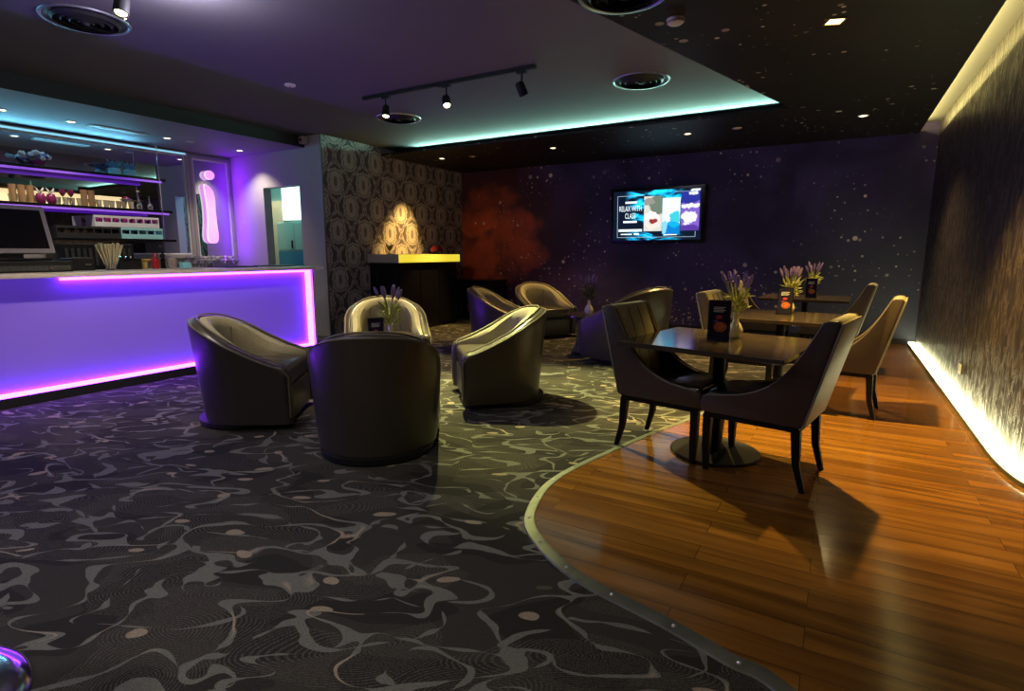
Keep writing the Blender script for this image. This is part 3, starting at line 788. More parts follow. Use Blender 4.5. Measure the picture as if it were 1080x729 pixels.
b = BM(); lathe(b, [(0, 0), (.028, 0), (.022, .05), (.024, .10), (.014, .11)], 16, cap=False); obj('body', b, 'blackgloss', t, True)
b = BM(); lathe(b, [(.014, .11), (.026, .125), (.026, .15), (.012, .165), (0, .168)], 16, cap=False); obj('cap', b, 'black', t, True)
t = thing('beige_cup', 'ribbed beige cup right of the red bottle on bar', 'cup', (-6.36, 3.465, ZB))
b = BM()
prof = [(0, 0), (.036, 0), (.052, .12), (.046, .12), (.030, .012), (0, .01)]
lathe(b, prof, 28, cap=False)
for v in b.verts:
    if v.co.z > .001 and Vector((v.co.x, v.co.y)).length > .034:
        a = math.atan2(v.co.y, v.co.x); s = 1 + .03 * math.cos(14 * a); v.co.x *= s; v.co.y *= s
obj('cup', b, 'cup', t, True)
gg = None
for k in range(5):
    o = obj('bar_tumbler', tumbler_bm(.030, .038, .085), 'glass', smooth=True) if gg is None else gg.copy()
    if gg is None: gg = o
    else: COL.objects.link(o)
    o.location = (-6.46, 3.60 + k * .088, ZB)
    tag(o, 'clear tumbler in the short row right of the beige cup', 'glass', 'clear tumblers on the bar')
b = BM(); box(b, -.04, .04, -.045, .045, .001, .065, .006)
tag(obj('napkin_box', b, 'cyan_box', loc=(-6.35, 3.60, ZB)), 'pale teal box behind the clear tumblers on bar', 'box')
for label, x, y, w in (('black rubber bar mat left of two near the bar end', -6.3, 4.12, .21), ('black rubber bar mat closest to the bar end', -6.3, 4.73, .22)):
    t = thing('bar_mat', label, 'mat', (x, y, ZB))
    b = BM(); box(b, -.20, .20, -w, w, .001, .008, .002); obj('base', b, 'black', t)
    b = BM(); box(b, -.18, .18, -w + .02, w - .02, .0081, .014, .003); obj('raised_pad', b, 'charcoal', t)
gg = None
for k in range(9):
    b = BM(); lathe(b, [(0, 0), (.03, 0), (.03, .003), (.005, .01), (.005, .07), (.03, .10), (.036, .14), (.03, .18), (.027, .18), (.032, .14), (.026, .105), (0, .085)], 14, cap=False)
    o = obj('back_counter_glass', b, 'glass', smooth=True) if gg is None else gg.copy()
    if gg is None: gg = o
    else: b.free(); COL.objects.link(o)
    o.location = (XL + .40 + .06 * (k % 2), 4.9 + k * .10, 1.0605)
    tag(o, 'clear stem glass on back counter below the pink sign', 'glass', 'stem glasses on the back counter')

# ------------------------------------------------------------------ store room contents
t = thing('light_box', 'bright white lit box high inside the doorway', 'light', (-8.50, 6.98, 2.17))
b = BM(); box(b, -.42, .62, -.055, -.03, -.29, .33); obj('diffuser', b, 'lightbox', t)
b = BM(); box(b, -.44, .64, -.03, .0, -.31, .35, .004); obj('housing', b, 'white', t)
t = thing('store_cupboard', 'teal lit cupboard with dark lower drawer inside the doorway', 'cupboard', (-8.36, 6.98, 0))
b = BM(); box(b, -.40, .50, -.30, .0, .06, 1.82, .004); obj('body', b, 'teal_wall', t)
for x0 in (-.40, .05):
    b = BM(); box(b, x0 + .004, x0 + .446, -.322, -.302, 1.33, 1.80, .003); dd = obj('door', b, 'teal_wall', t)
    b = BM(); box(b, x0 + .39, x0 + .41, -.35, -.324, 1.36, 1.5, .004); obj('handle', b, 'black', dd)
b = BM(); box(b, -.396, .496, -.322, -.302, .64, 1.31, .003); obj('drawer_front', b, 'blue_leaf', t)
b = BM(); box(b, -.396, .496, -.322, -.302, .08, .62, .003); obj('drawer_front', b, 'blue_leaf', t)
b = BM(); box(b, -.38, .48, -.27, 0, .0, .06); obj('plinth', b, 'dark', t)
t = thing('hanging_towel', 'white teal lit towel hanging left of the store cupboard', 'towel', (-8.84, 6.80, 1.2))
b = BM()
n = 12
for zi in range(2):
    pass
V = [[b.verts.new((-.055 + .11 * k / n, .012 * math.sin(k * 1.7) + .004 * zz, z)) for k in range(n + 1)] for zz, z in enumerate((-.45, -.1, .3, .62))]
for a, c_ in zip(V[:-1], V[1:]):
    for k in range(n): b.faces.new((a[k], a[k + 1], c_[k + 1], c_[k]))
bmesh.ops.solidify(b, geom=list(b.faces), thickness=.006)
obj('cloth', b, 'white', t, True)
b = BM(); tube(b, [(-.07, .02, .625), (.07, .02, .625)], .008, 8); tube(b, [(0, .02, .625), (0, .17, .625)], .006, 8); obj('hook_rail', b, 'chrome', t, True)
b = BM(); box(b, -.03, .04, -.035, -.012, .03, .16, .006); obj('clip', b, 'black', t)

# ------------------------------------------------------------------ service counter against the papered wall
sc_ = thing('service_counter', 'dark cabinet with pale top edge lit yellow beside the papered wall', 'counter', (0, 0, 0))
b = BM(); box(b, XW + .003, -6.05, 6.80, 8.44, 1.125, 1.262, .004); obj('worktop', b, 'yellow_counter', sc_)
b = BM(); box(b, -6.049, -6.035, 6.80, 8.44, 1.130, 1.257, .002); obj('front_light_panel', b, 'led_backlit', sc_)
b = BM(); box(b, XW + .003, -6.10, 6.84, 8.40, 0.0, 1.125); obj('body', b, 'blackgloss', sc_)
for k in range(3):
    b = BM(); box(b, -6.098, -6.082, 6.86 + k * .513, 7.36 + k * .513, .08, 1.10, .003); obj('cabinet_door', b, 'blackgloss', sc_)
t = thing('table_lamp', 'small red dome lamp on the yellow lit counter', 'lamp', (-6.35, 8.17, 1.263))
b = BM(); lathe(b, [(0, 0), (.06, 0), (.06, .012), (.012, .02), (.012, .07), (0, .07)], 20, cap=False); obj('base', b, 'black', t, True)
b = BM(); lathe(b, [(.115, .045), (.118, .06), (.10, .11), (.06, .145), (.02, .155), (.012, .165), (0, .166)], 24, cap=False); obj('lamp_shade', b, 'red_lamp', t, True)
t = thing('figurine', 'small golden leaf ornament at left end of counter', 'ornament', (-6.35, 6.93, 1.263))
b = BM(); lathe(b, [(0, 0), (.045, 0), (.04, .012), (.01, .02), (.008, .05), (0, .05)], 16, cap=False); obj('base', b, 'brass', t, True)
b = BM()
for k in range(7):
    an = k * .9; tube(b, [(0, 0, .045), (.03 * math.cos(an), .03 * math.sin(an), .10), (.07 * math.cos(an), .06 * math.sin(an), .13 + .03 * (k % 3))], [.004, .018, .002], 6)
obj('leaves', b, 'brass', t, True)
t = thing('card_holder', 'thin metal stick holder on the yellow lit counter', 'holder', (-6.3, 7.75, 1.263))
b = BM(); lathe(b, [(0, 0), (.03, 0), (.03, .008), (0, .01)], 14, cap=False); obj('base', b, 'chrome', t, True)
b = BM(); tube(b, [(0, 0, .008), (0, 0, .15)], .004, 6); obj('stick', b, 'chrome', t)
# black console at the back corner
t = thing('console_table', 'black console table in the corner under red mural', 'table', (-6.0, 9.12, 0))
b = BM(); box(b, -.62, .42, -.28, .28, .735, .775, .005); obj('tabletop', b, 'blackgloss', t)
b = BM(); box(b, -.60, .40, -.24, .26, .30, .735); obj('cabinet', b, 'blackgloss', t)
for sx in (-.56, .36):
    for sy in (-.22, .22):
        b = BM(); box(b, sx - .025, sx + .025, sy - .025, sy + .025, 0, .30); obj('leg', b, 'black', t)
for k in range(2):
    b = BM(); box(b, -.585 + k * .495, -.105 + k * .495, -.258, -.243, .33, .71, .003); dd = obj('door', b, 'black', t)
b = BM(); lathe(b, [(0, 0), (.06, 0), (.075, .01), (.07, .012), (0, .006)], 18, cap=False)
tag(obj('metal_dish', b, 'chrome', smooth=True, loc=(-5.78, 9.0, .776)), 'small shiny dish on the black corner console', 'dish')

# ------------------------------------------------------------------ television
tvp = thing('television', 'wall mounted television showing a blue RELAX WITH CLASS slide', 'television', (-2.71, YB - .075, 1.905))
tvp.rotation_euler = (math.radians(3), 0, 0)
b = BM(); box(b, -.785, .785, -.03, .028, -.455, .455, .008); obj('bezel', b, 'blackgloss', tvp)
b = BM(); box(b, -.25, .25, .029, .055, -.16, .16); obj('wall_bracket', b, 'metal_black', tvp)
m, nt, bs = new_mat('screen_slide'); g = NB(nt)
c = g.coord(); s_ = g.sep(c)
cl = g.noise(g.mapping(c, scale=(1.0, 1, 3.2)), 3.0, 5, 0.8)
dx = g.math('DIVIDE', g.math('ADD', s_[0], .02), .52)
rad = g.ss(g.math('MULTIPLY', dx, dx), 1.0, 0.0)
ct = g.math('MULTIPLY', g.ss(cl, .44, .80), rad)
col = g.mix(ct, (0.0001, 0.0008, 0.0024), (0.004, 0.30, 0.56))
nt.links.new(col, bs.inputs['Emission Color']); bs.inputs['Emission Strength'].default_value = 9.0; bs.inputs['Base Color'].default_value = (0.01, 0.01, 0.01, 1)
M['slide'] = m
b = BM(); box(b, -.735, .735, -.033, -.0305, -.405, .405); scr = obj('screen', b, 'slide', tvp)
M['glow_white'] = mat('screen_white', (0.1, 0.1, 0.1), 0.6, emit=(0.85, 0.95, 1.0), es=1.3)
M['glow_line'] = mat('screen_line', (0.1, 0.1, 0.1), 0.6, emit=(0.45, 0.60, 0.75), es=1.0)
def picture_mat(name, ground, blobs, sc):
    """a small photograph on the slide: a ground colour with soft blobs of colour and some grain"""
    m, nt, bs = new_mat(name); g = NB(nt)
    co = g.coord(); s = g.sep(g.vadd(co, g.noise(co, sc, 3, 0, 'Color'), .09))
    col = ground
    for x, z, rx, rz, cc in blobs:
        dx = g.math('DIVIDE', g.math('SUBTRACT', s[0], x + .045), rx); dz = g.math('DIVIDE', g.math('SUBTRACT', s[2], z + .045), rz)
        d = g.math('ADD', g.math('MULTIPLY', dx, dx), g.math('MULTIPLY', dz, dz))
        col = g.mix(g.ss(d, 1.1, 0.8), col, cc)
    nt.links.new(col, bs.inputs['Emission Color']); bs.inputs['Emission Strength'].default_value = 1.15; bs.inputs['Base Color'].default_value = (0.02, 0.02, 0.02, 1)
    M[name] = m
picture_mat('photo_food', (0.70, 0.70, 0.64), ((.05, .17, .16, .17, (0.16, 0.22, 0.16)), (-.12, .22, .10, .06, (0.30, 0.30, 0.26)), (-.06, -.06, .13, .12, (0.95, 0.92, 0.88)), (-.05, -.13, .15, .10, (0.85, 0.78, 0.72)), (-.04, -.10, .07, .05, (0.32, 0.03, 0.03))), 14)
picture_mat('photo_drink', (0.85, 1.0, 1.0), ((.26, -.28, .19, .17, (0.0, 0.22, 0.65)), (.32, -.05, .09, .10, (0.05, 0.62, 0.75)), (.30, -.15, .10, .05, (0.0, 0.45, 0.80)), (.15, -.20, .05, .12, (0.25, 0.7, 0.9))), 14)
picture_mat('photo_room', (0.22, 0.12, 0.60), ((.55, .28, .20, .12, (0.02, 0.03, 0.32)), (.60, .33, .07, .03, (0.9, 0.95, 1.0)), (.57, .13, .22, .035, (0.85, 0.85, 1.0)), (.55, -.04, .13, .09, (0.90, 0.88, 1.0)), (.55, -.24, .20, .07, (0.10, 0.04, 0.35)), (.50, -.15, .05, .04, (0.8, 0.75, 1.0))), 16)
def flat_xz(b_, x0, x1, z0, z1, y):
    vs = [b_.verts.new(p) for p in ((x0, y, z0), (x1, y, z0), (x1, y, z1), (x0, y, z1))]; b_.faces.new(vs)
for nm, x0, x1, z0, z1, mt in (('food_picture', -.20, .105, -.26, .31, 'photo_food'), ('drink_picture', .11, .40, -.31, .27, 'photo_drink'), ('lounge_picture', .415, .705, -.26, .36, 'photo_room')):
    b = BM(); box(b, x0, x1, -.0345, -.0335, z0, z1); obj(nm, b, mt, scr)
b = BM()
for a in ((-.665, -.20, .325, .332), (-.665, .655, -.362, -.355), (-.665, -.658, -.356, .326), (.648, .655, -.356, -.27)): box(b, a[0], a[1], -.0345, -.0335, a[2], a[3])
obj('slide_border', b, 'glow_line', scr)
b = BM(); box(b, .30, .56, -.0345, -.0335, .358, .364); obj('slide_line', b, 'glow_line', scr)
def screen_text(s, size, x, z, sx=1.0, mname='glow_white'):
    b = text_bm(s, size)
    bmesh.ops.scale(b, vec=(sx, 1, 1), verts=b.verts)
    o = obj('lettering', b, mname, scr, loc=(x, -.0352, z), rot=(PI / 2, 0, 0))
screen_text('RELAX WITH', .125, -.437, .115, .54); screen_text('CLASS', .125, -.437, -.005, .54)
b = BM()
box(b, -.525, -.325, -.0345, -.0335, .205, .238); box(b, -.56, -.32, -.0345, -.0335, -.115, -.083); box(b, -.64, -.23, -.0345, -.0335, -.262, -.222); box(b, -.60, -.40, -.0345, -.0335, -.315, -.297); box(b, -.37, -.28, -.0345, -.0335, -.318, -.290)
for i in range(6): box(b, .56 + i * .022, .60 + i * .022, -.0345, -.0335, .345 + .012 * (i % 3), .385 + .008 * (i % 2))
box(b, .14, .36, -.0355, -.0346, -.33, -.315)
obj('small_print', b, 'glow_white', scr)
b = BM(); box(b, -.03, .03, -.032, -.0302, -.447, -.437); obj('badge', b, 'steel', tvp)

# ------------------------------------------------------------------ tub chairs
def make_tub(label):
    t = thing('tub_chair', label, 'armchair')
    Wd, yf, yb = 0.40, 0.34, 0.0
    TH = 0.105
    # plan stations along the horseshoe (front right arm -> back -> front left arm)
    def station(s):
        """returns centre-line outer point, outward normal; s in [0,1]"""
        arm = 0.30; arc = PI * Wd; tot = 2 * arm + arc
        d = s * tot
        if d < arm: return Vector((Wd, yf - d, 0)), Vector((1, 0, 0))
        if d > arm + arc: return Vector((-Wd, yf - arm + (d - arm - arc), 0)), Vector((-1, 0, 0))
        a = (d - arm) / Wd
        p = Vector((Wd * math.cos(a), (yf - arm) - Wd * math.sin(a), 0)); n = Vector((math.cos(a), -math.sin(a), 0))
        return p, n
    def rim(p):
        u = (yf - p.y) / (yf + 0.36)
        u = max(0, min(1, u))
        e = u * u * (3 - 2 * u)
        return 0.475 + 0.335 * (0.62 * u + 0.38 * e)
    def bottom_in(p): return 0.055 * max(0, min(1, (yf - p.y) / .7)) + 0.02   # the back leans outward
    NS = 48
    def loop(p, n, h, th, zb):
        r = min(th * .5, 0.05)
        q = []
        bi = bottom_in(p)
        def off(z): return -bi * (1 - min(1, z / max(h, .01)))
        for z in (zb, zb + .10, (zb + h) * .5, h - r * 1.15): q.append((off(z), z))
        for k in range(1, 6):
            a = PI / 2 - PI * k / 6
            q.append((off(h) - th * .5 + th * .5 * math.sin(a) * 1.0, h - r + r * math.cos(a)))
        for z in (h - r * 1.15, (0.36 + h) * .5, 0.36): q.append((off(z) - th, z))
        q.append((-th * 1.0, zb))
        return [p + n * o + Vector((0, 0, z)) for o, z in q]
    bm_ = BM(); rings = []
    # rounded front ends
    ends = [(math.sin(a), math.cos(a)) for a in (PI / 2 * .96, PI / 2 * .7, PI / 2 * .4, PI / 2 * .2)]
    def end_ring(side, sn, cs):
        p, n = station(0.0 if side > 0 else 1.0); R_ = 0.05
        p2 = p + Vector((0, R_ * sn, 0)) - n * (TH * .5 * (1 - max(cs, .30)))
        return loop(p2, n, rim(p) - 0.055 * (1 - cs), TH * max(cs, .30), 0.045)
    for sn, cs in ends: rings.append(end_ring(1, sn, cs))
    for i in range(NS + 1):
        p, n = station(i / NS); rings.append(loop(p, n, rim(p), TH, 0.045))
    for sn, cs in reversed(ends): rings.append(end_ring(-1, sn, cs))
    V = [[bm_.verts.new(q) for q in r] for r in rings]
    L = len(V[0])
    for a, b_ in zip(V[:-1], V[1:]):
        for k in range(L): bm_.faces.new((a[k], a[(k + 1) % L], b_[(k + 1) % L], b_[k]))
    bm_.faces.new(V[0]); bm_.faces.new(list(reversed(V[-1])))
    obj('shell', bm_, 'leather', t, True)
    # inner lining pad following the shell
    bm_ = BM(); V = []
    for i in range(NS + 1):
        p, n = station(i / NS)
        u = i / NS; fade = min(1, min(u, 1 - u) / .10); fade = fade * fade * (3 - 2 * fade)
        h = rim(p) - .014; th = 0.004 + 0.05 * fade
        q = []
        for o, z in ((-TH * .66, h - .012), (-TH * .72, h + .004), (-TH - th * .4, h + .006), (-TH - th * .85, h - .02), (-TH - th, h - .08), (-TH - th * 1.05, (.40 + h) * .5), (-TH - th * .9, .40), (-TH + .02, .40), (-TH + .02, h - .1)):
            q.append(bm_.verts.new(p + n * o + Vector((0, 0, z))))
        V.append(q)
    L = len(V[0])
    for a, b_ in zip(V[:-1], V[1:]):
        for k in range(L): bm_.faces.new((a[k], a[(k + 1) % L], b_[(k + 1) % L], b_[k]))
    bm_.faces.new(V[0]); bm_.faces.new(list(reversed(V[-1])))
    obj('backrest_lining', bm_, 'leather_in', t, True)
    # seams on the lining
    for sfrac in (0.36, 0.64):
        p, n = station(sfrac); pts_ = [p + n * (-TH - .054) + Vector((0, 0, z)) for z in (.44, .52, .60, rim(p) - .08)]
        b_ = BM(); tube(b_, pts_, .0035, 6); obj('seam', b_, 'leather', t)
    # piping: outer and inner line of the rim, running down the arm fronts
    for o, dz in ((-0.012, -0.030), (-TH * .66, -.004)):
        pp = []
        p, n = station(0.0)
        for z in (0.10, 0.30, rim(p) - .13, rim(p) - .075): pp.append(p + n * (o - .004) + Vector((0, .046, z)))
        for i in range(NS + 1):
            p, n = station(i / NS); pp.append(p + n * o + Vector((0, 0, rim(p) + dz + .012)))
        p, n = station(1.0)
        for z in (rim(p) - .075, rim(p) - .13, 0.30, 0.10): pp.append(p + n * (o - .004) + Vector((0, .046, z)))
        b_ = BM(); tube(b_, pp, .0075, 6); obj('piping', b_, 'piping', t, True)
    # seat cushion
    b_ = BM(); poly = []
    ri = Wd - TH - .012
    poly += [(ri, yf + .02)]
    for k in range(17):
        a = PI * k / 16; poly.append((ri * math.cos(a), (yf - .30) - ri * math.sin(a)))
    poly += [(-ri, yf + .02)]
    vs = prism(b_, poly, .30, .445)
    es = [e for e in b_.edges if abs(e.verts[0].co.z - e.verts[1].co.z) < 1e-5]
    bmesh.ops.bevel(b_, geom=es, offset=.035, segments=3, profile=.5, affect='EDGES')
    obj('seat_cushion', b_, 'leather', t, True)
    b_ = BM(); box(b_, -ri + .004, ri - .004, .02, yf + .025, .05, .298, .018, 3); obj('front_panel', b_, 'leather', t, True)
    b_ = BM(); lathe(b_, [(0, 0), (.33, 0), (.34, .012), (.34, .044), (0, .044)], 40, cap=False); obj('plinth', b_, 'black', t, True)
    return t
def face(dx, dy): return math.atan2(dy, dx) - PI / 2
tub = make_tub('taupe leather tub chair at left, closest to the violet bar front')
tub.location = (-3.93, 2.64, 0); tub.rotation_euler = (0, 0, face(.80, .60)); tub['group'] = 'tub chairs around the near coffee table'; tub.scale = (1.07, 1.07, 1.0)
G1 = 'tub chairs around the near coffee table'; G2 = 'tub chairs around the far coffee table'
def tub_copy(loc, rz, label, group, sc=1.07, sz=1.0):
    r = dup(tub, loc, rz, label, group); r.scale = (sc, sc, sz); return r
tub_copy((-2.56, 2.62, 0), face(-.62, .78), 'dark tub chair in the foreground seen squarely from behind', G1)
tub_copy((-2.52, 4.17, 0), face(-.74, -.67), 'tub chair under the spotlight with pale lit lining, casting round shadow', G1)
tub_copy((-4.08, 4.36, 0), face(.72, -.70), 'beige lit tub chair facing the camera behind the menu card', G1)
tub_copy((-4.00, 7.75, 0), face(.86, -.5), 'amber lit tub chair at the back by the mural', G2)
tub_copy((-4.10, 6.55, 0), face(.95, .3), 'tub chair with violet lit back, partly hidden before the corner console', G2)
tub_copy((-2.06, 6.42, 0), face(-.95, .30), 'large tub chair with violet lit side behind the left dining chair', G2, 1.2, 1.1)

# ------------------------------------------------------------------ coffee tables
def coffee_table(loc, label):
    t = thing('coffee_table', label, 'table', loc)
    b = BM(); lathe(b, [(0, .47), (.30, .47), (.31, .478), (.31, .492), (.30, .5), (0, .5)], 40, cap=False); obj('tabletop', b, 'tabletop', t, True)
    b = BM(); lathe(b, [(.21, .016), (.17, .06), (.14, .14), (.13, .28), (.145, .42), (.16, .47)], 36); obj('pedestal', b, 'charcoal', t, True)
    b = BM(); lathe(b, [(0, 0), (.235, 0), (.24, .008), (.225, .016), (0, .016)], 36, cap=False); obj('base', b, 'chrome', t, True)
    return t
coffee_table((-3.25, 3.42, 0), 'round pedestal coffee table hidden between the four near tub chairs')
coffee_table((-2.78, 6.72, 0), 'round pedestal coffee table with wicker column at the back')

# ------------------------------------------------------------------ dining tables
def dining_table(loc, rz, label):
    t = thing('dining_table', label, 'table', loc, rz, 'square dining tables')
    b = BM(); box(b, -.485, .485, -.44, .44, .712, .742, .004, 2); obj('tabletop', b, 'tabletop', t)
    b = BM(); lathe(b, [(.036, .03), (.036, .69)], 20); obj('column', b, 'metal_black', t, True)
    b = BM(); lathe(b, [(0, .013), (.27, .013), (.275, .019), (.27, .030), (.05, .040), (.036, .06), (0, .06)], 40, cap=False); obj('base', b, 'metal_black', t, True)
    b = BM(); box(b, -.20, .20, -.03, .03, .692, .711); box(b, -.03, .03, -.20, .20, .690, .711); obj('top_bracket', b, 'metal_black', t)
    return t
RZ = math.radians(-10.5)
T1 = (-0.60, 3.62, 0); T2 = (-0.40, 5.38, 0); T3 = (-0.33, 7.80, 0)
dt = dining_table(T1, RZ, 'dark square dining table nearest the camera, glinting blue')
dup(dt, T2, math.radians(-8), 'dark square dining table in the middle of the row')
dup(dt, T3, math.radians(-3), 'dark square dining table at the far end by the mural')

# ------------------------------------------------------------------ dining chairs
def make_chair(label, group):
    t = thing('dining_chair', label, 'chair', group=group)
    Wh = 0.245
    side = [(.275, .355), (.285, .40), (.28, .445), (.25, .457), (.16, .466), (.04, .492), (-.07, .545), (-.16, .63), (-.23, .735), (-.285, .84), (-.325, .925)]
    top = [(p.x, p.y) for p in spline([(a, b, 0) for a, b in side[3:]], 4)]
    outline = side[:3] + top + [(-.345, .935), (-.385, .935), (-.40, .92), (-.262, .355)]
    for s, nm in ((1, 'side_panel'), (-1, 'side_panel')):
        b = BM(); x0, x1 = (Wh - .045, Wh) if s > 0 else (-Wh, -Wh + .045)
        prism_x(b, outline, x0, x1, .010); obj(nm, b, 'chair_leather', t, True)
        b = BM(); tube(b, [(s * (Wh - .008), y, z + .001) for y, z in top], .0055, 6); obj('piping', b, 'piping', t, True)
    # upholstered back between the wings, leaning back, with a soft top
    b = BM(); bk = [(-.262, .36), (-.40, .905), (-.402, .920), (-.39, .932), (-.365, .936), (-.335, .930), (-.322, .915), (-.25, .74), (-.205, .56), (-.19, .44), (-.185, .36)]
    prism_x(b, bk, -Wh + .0455, Wh - .0455, .006); obj('backrest', b, 'chair_back', t, True)
    b = BM(); prism_x(b, [(-.2635, .362), (-.4005, .905), (-.4015, .922), (-.411, .924), (-.412, .905), (-.2755, .362)], -Wh + .002, Wh - .002, .003); obj('back_panel', b, 'chair_back', t, True)
    for xx in (-.065, .065):
        b = BM(); tube(b, [(xx, y + .001, z) for y, z in ((-.315, .91), (-.25, .74), (-.205, .56), (-.19, .47))], .003, 6); obj('seam', b, 'piping', t)
    b = BM(); box(b, -Wh + .047, Wh - .047, -.18, .272, .372, .475, .03, 3); obj('seat', b, 'seat_leather', t, True)
    b = BM(); box(b, -Wh + .01, Wh - .01, -.25, .262, .325, .356); obj('seat_frame', b, 'darkwood', t)
    for sx in (-1, 1):
        for fr in (0, 1):
            b = BM(); x = sx * (Wh - .03)
            if fr: pts_ = [(x, .243, .34), (x, .243, .15), (x, .240, .0)]; w = (.024, .020, .015)
            else: pts_ = [(x, -.232, .34), (x, -.245, .15), (x, -.285, .0)]; w = (.024, .019, .014)
            prev = None
            for p, ww in zip(pts_, w):
                r = [b.verts.new((p[0] + i * ww, p[1] + j * ww, p[2])) for i, j in ((-1, -1), (1, -1), (1, 1), (-1, 1))]
                if prev:
                    for k in range(4): b.faces.new((prev[k], prev[(k + 1) % 4], r[(k + 1) % 4], r[k]))
                else: b.faces.new(r)
                prev = r
            b.faces.new(prev)
            bmesh.ops.bevel(b, geom=[e for e in b.edges if abs(e.verts[0].co.z - e.verts[1].co.z) > .05], offset=.004, segments=1, affect='EDGES')
            obj('leg', b, 'darkwood', t)
    return t
ZW = 0.0125
GC = 'winged dining chairs at the square tables'
ch = make_chair('winged dining chair left of the nearest table, back beside tub chairs', GC)
ch.location = (-0.875, 3.60, ZW); ch.rotation_euler = (0, 0, face(math.cos(RZ), math.sin(RZ)))
dup(ch, (-0.315, 3.47, ZW), face(-math.cos(RZ), -math.sin(RZ)), 'winged dining chair nearest the camera at right of the nearest table', GC)
dup(ch, (0.06, 5.20, ZW), face(-1, .1), 'winged dining chair at right of the middle table, brown side towards camera', GC)
dup(ch, (-0.66, 5.36, 0.001), face(1, -.12), 'winged dining chair at left of the middle table, behind the nearest flowers', GC)
dup(ch, (-0.03, 7.35, ZW), face(-1, .08), 'winged dining chair at right of the far table with yellow lit edge', GC)
dup(ch, (-0.76, 7.55, 0.001), face(1, -.05), 'winged dining chair at left of the far table', GC)

# ------------------------------------------------------------------ menu cards and lavender
def menu_mat():
    m, nt, bs = new_mat('menu_print'); g = NB(nt)
    s = g.sep(g.coord())
    def bl(x, z, rx, rz):
        dx = g.math('DIVIDE', g.math('SUBTRACT', s[0], x), rx); dz = g.math('DIVIDE', g.math('SUBTRACT', s[2], z), rz)
        return g.ss(g.math('ADD', g.math('MULTIPLY', dx, dx), g.math('MULTIPLY', dz, dz)), 1.0, 0.6)
    col = g.mix(bl(.008, .085, .042, .034), (0.012, 0.012, 0.03), (0.55, 0.15, 0.05))
    col = g.mix(bl(.0, .145, .022, .014), col, (0.45, 0.05, 0.06))
    col = g.mix(bl(-.02, .12, .016, .010), col, (0.20, 0.05, 0.22))
    n = g.noise(g.coord(), 90, 2)
    col = g.mix(g.math('MULTIPLY', g.ss(n, .4, .6), .5), col, (0.02, 0.015, 0.03))
    nt.links.new(col, bs.inputs['Base Color']); bs.inputs['Roughness'].default_value = .25
    return m
M['menu'] = menu_mat()
def menu_card(loc, label, s=1.0, rz=None):
    if rz is None: rz = math.atan2(-loc[1], -loc[0]) + PI / 2
    t = thing('menu_card', label, 'menu card', loc, rz, 'menu cards on the tables'); t.scale = (s, s, s)
    b = BM()
    for a in ((-.066, .066, .0, .008), (-.066, .066, .246, .252), (-.066, -.060, .008, .246), (.060, .066, .008, .246)): box(b, a[0], a[1], -.006, .006, a[2], a[3])
    f = obj('frame', b, 'chrome', t); f.rotation_euler = (math.radians(-7), 0, 0)
    b = BM(); box(b, -.0598, .0598, -.004, .004, .0082, .2458); p = obj('printed_card', b, 'menu', t); p.rotation_euler = (math.radians(-7), 0, 0)
    b = BM(); box(b, -.05, .05, .004, .075, .0, .006, .001, 1); obj('foot', b, 'chrome', t)
    b = BM(); 
    for k in range(4): box(b, -.035, .035 - .012 * (k % 2), -.0046, -.0042, .205 - k * .009, .208 - k * .009)
    q = obj('small_print', b, 'white', t); q.rotation_euler = (math.radians(-7), 0, 0)
    return t
def lavender(loc, label, vm='vase', s=1.0, tall=False, seed=1, lm='leaf'):
    rnd = random.Random(seed)
    t = thing('lavender_vase', label, 'plant', loc, group='lavender vases on the tables'); t.scale = (s, s, s)
    b = BM()
    if tall: pr = [(0, 0), (.03, 0), (.034, .02), (.020, .07), (.016, .15), (.022, .17), (.017, .17), (.011, .15), (.014, .07), (0, .02)]
    else: pr = [(0, 0), (.032, 0), (.048, .025), (.052, .055), (.036, .095), (.020, .115), (.018, .17), (.024, .18), (.018, .178), (.013, .165), (.014, .12), (.02, .10), (0, .03)]
    lathe(b, pr, 24, cap=False); obj('vase', b, vm, t, True)
    top = .17
    b = BM(); nl = 70
    for i in range(nl):
        an = rnd.random() * 2 * PI; el = .25 + rnd.random() * 1.0; L = .06 + .07 * rnd.random()
        base = Vector((0, 0, top - .02)) + Vector((math.cos(an), math.sin(an), 0)) * .008
        hz = rnd.random() * .13
        base2 = base + Vector((math.cos(an) * .03 * rnd.random(), math.sin(an) * .03 * rnd.random(), hz))
        d = Vector((math.cos(an) * math.cos(el), math.sin(an) * math.cos(el), math.sin(el)))
        p1 = base2 + d * L * .5; p2 = base2 + d * L + Vector((0, 0, -.02 * rnd.random()))
        tube(b, [base2, p1, p2], [.0025, .0075, .001], 5)
    obj('foliage', b, lm, t, True)
    b = BM(); tips = []
    for i in range(9):
        an = i * 2.4 + rnd.random() * .4; r = .035 + .06 * ((i * 4) % 9) / 9
        tip = Vector((r * math.cos(an), r * math.sin(an), top + .17 + .05 * rnd.random()))
        tube(b, [(0, 0, top - .02), (tip.x * .45, tip.y * .45, top + .08), tip], .0025, 5); tips.append(tip)
    obj('stems', b, lm, t)
    for tip in tips:
        b = BM(); d = Vector((tip.x * .5, tip.y * .5, .10)).normalized(); L = .075 + .03 * rnd.random()
        n = 9
        pts_ = [tip + d * (L * k / n) for k in range(n + 1)]
        tube(b, pts_, [.004 + (.010 * math.sin(PI * (k + .6) / (n + 1.2))) * (1.15 if k % 2 else .75) for k in range(n + 1)], 7)
        obj('flower_spike', b, 'lilac', t, True)
    return t
ZT = .7425
def cam_right(loc, r, f=0.0):
    """a point beside loc on the same surface"""
    return (loc[0] + .864 * r - .496 * f, loc[1] + .503 * r + .864 * f, loc[2])
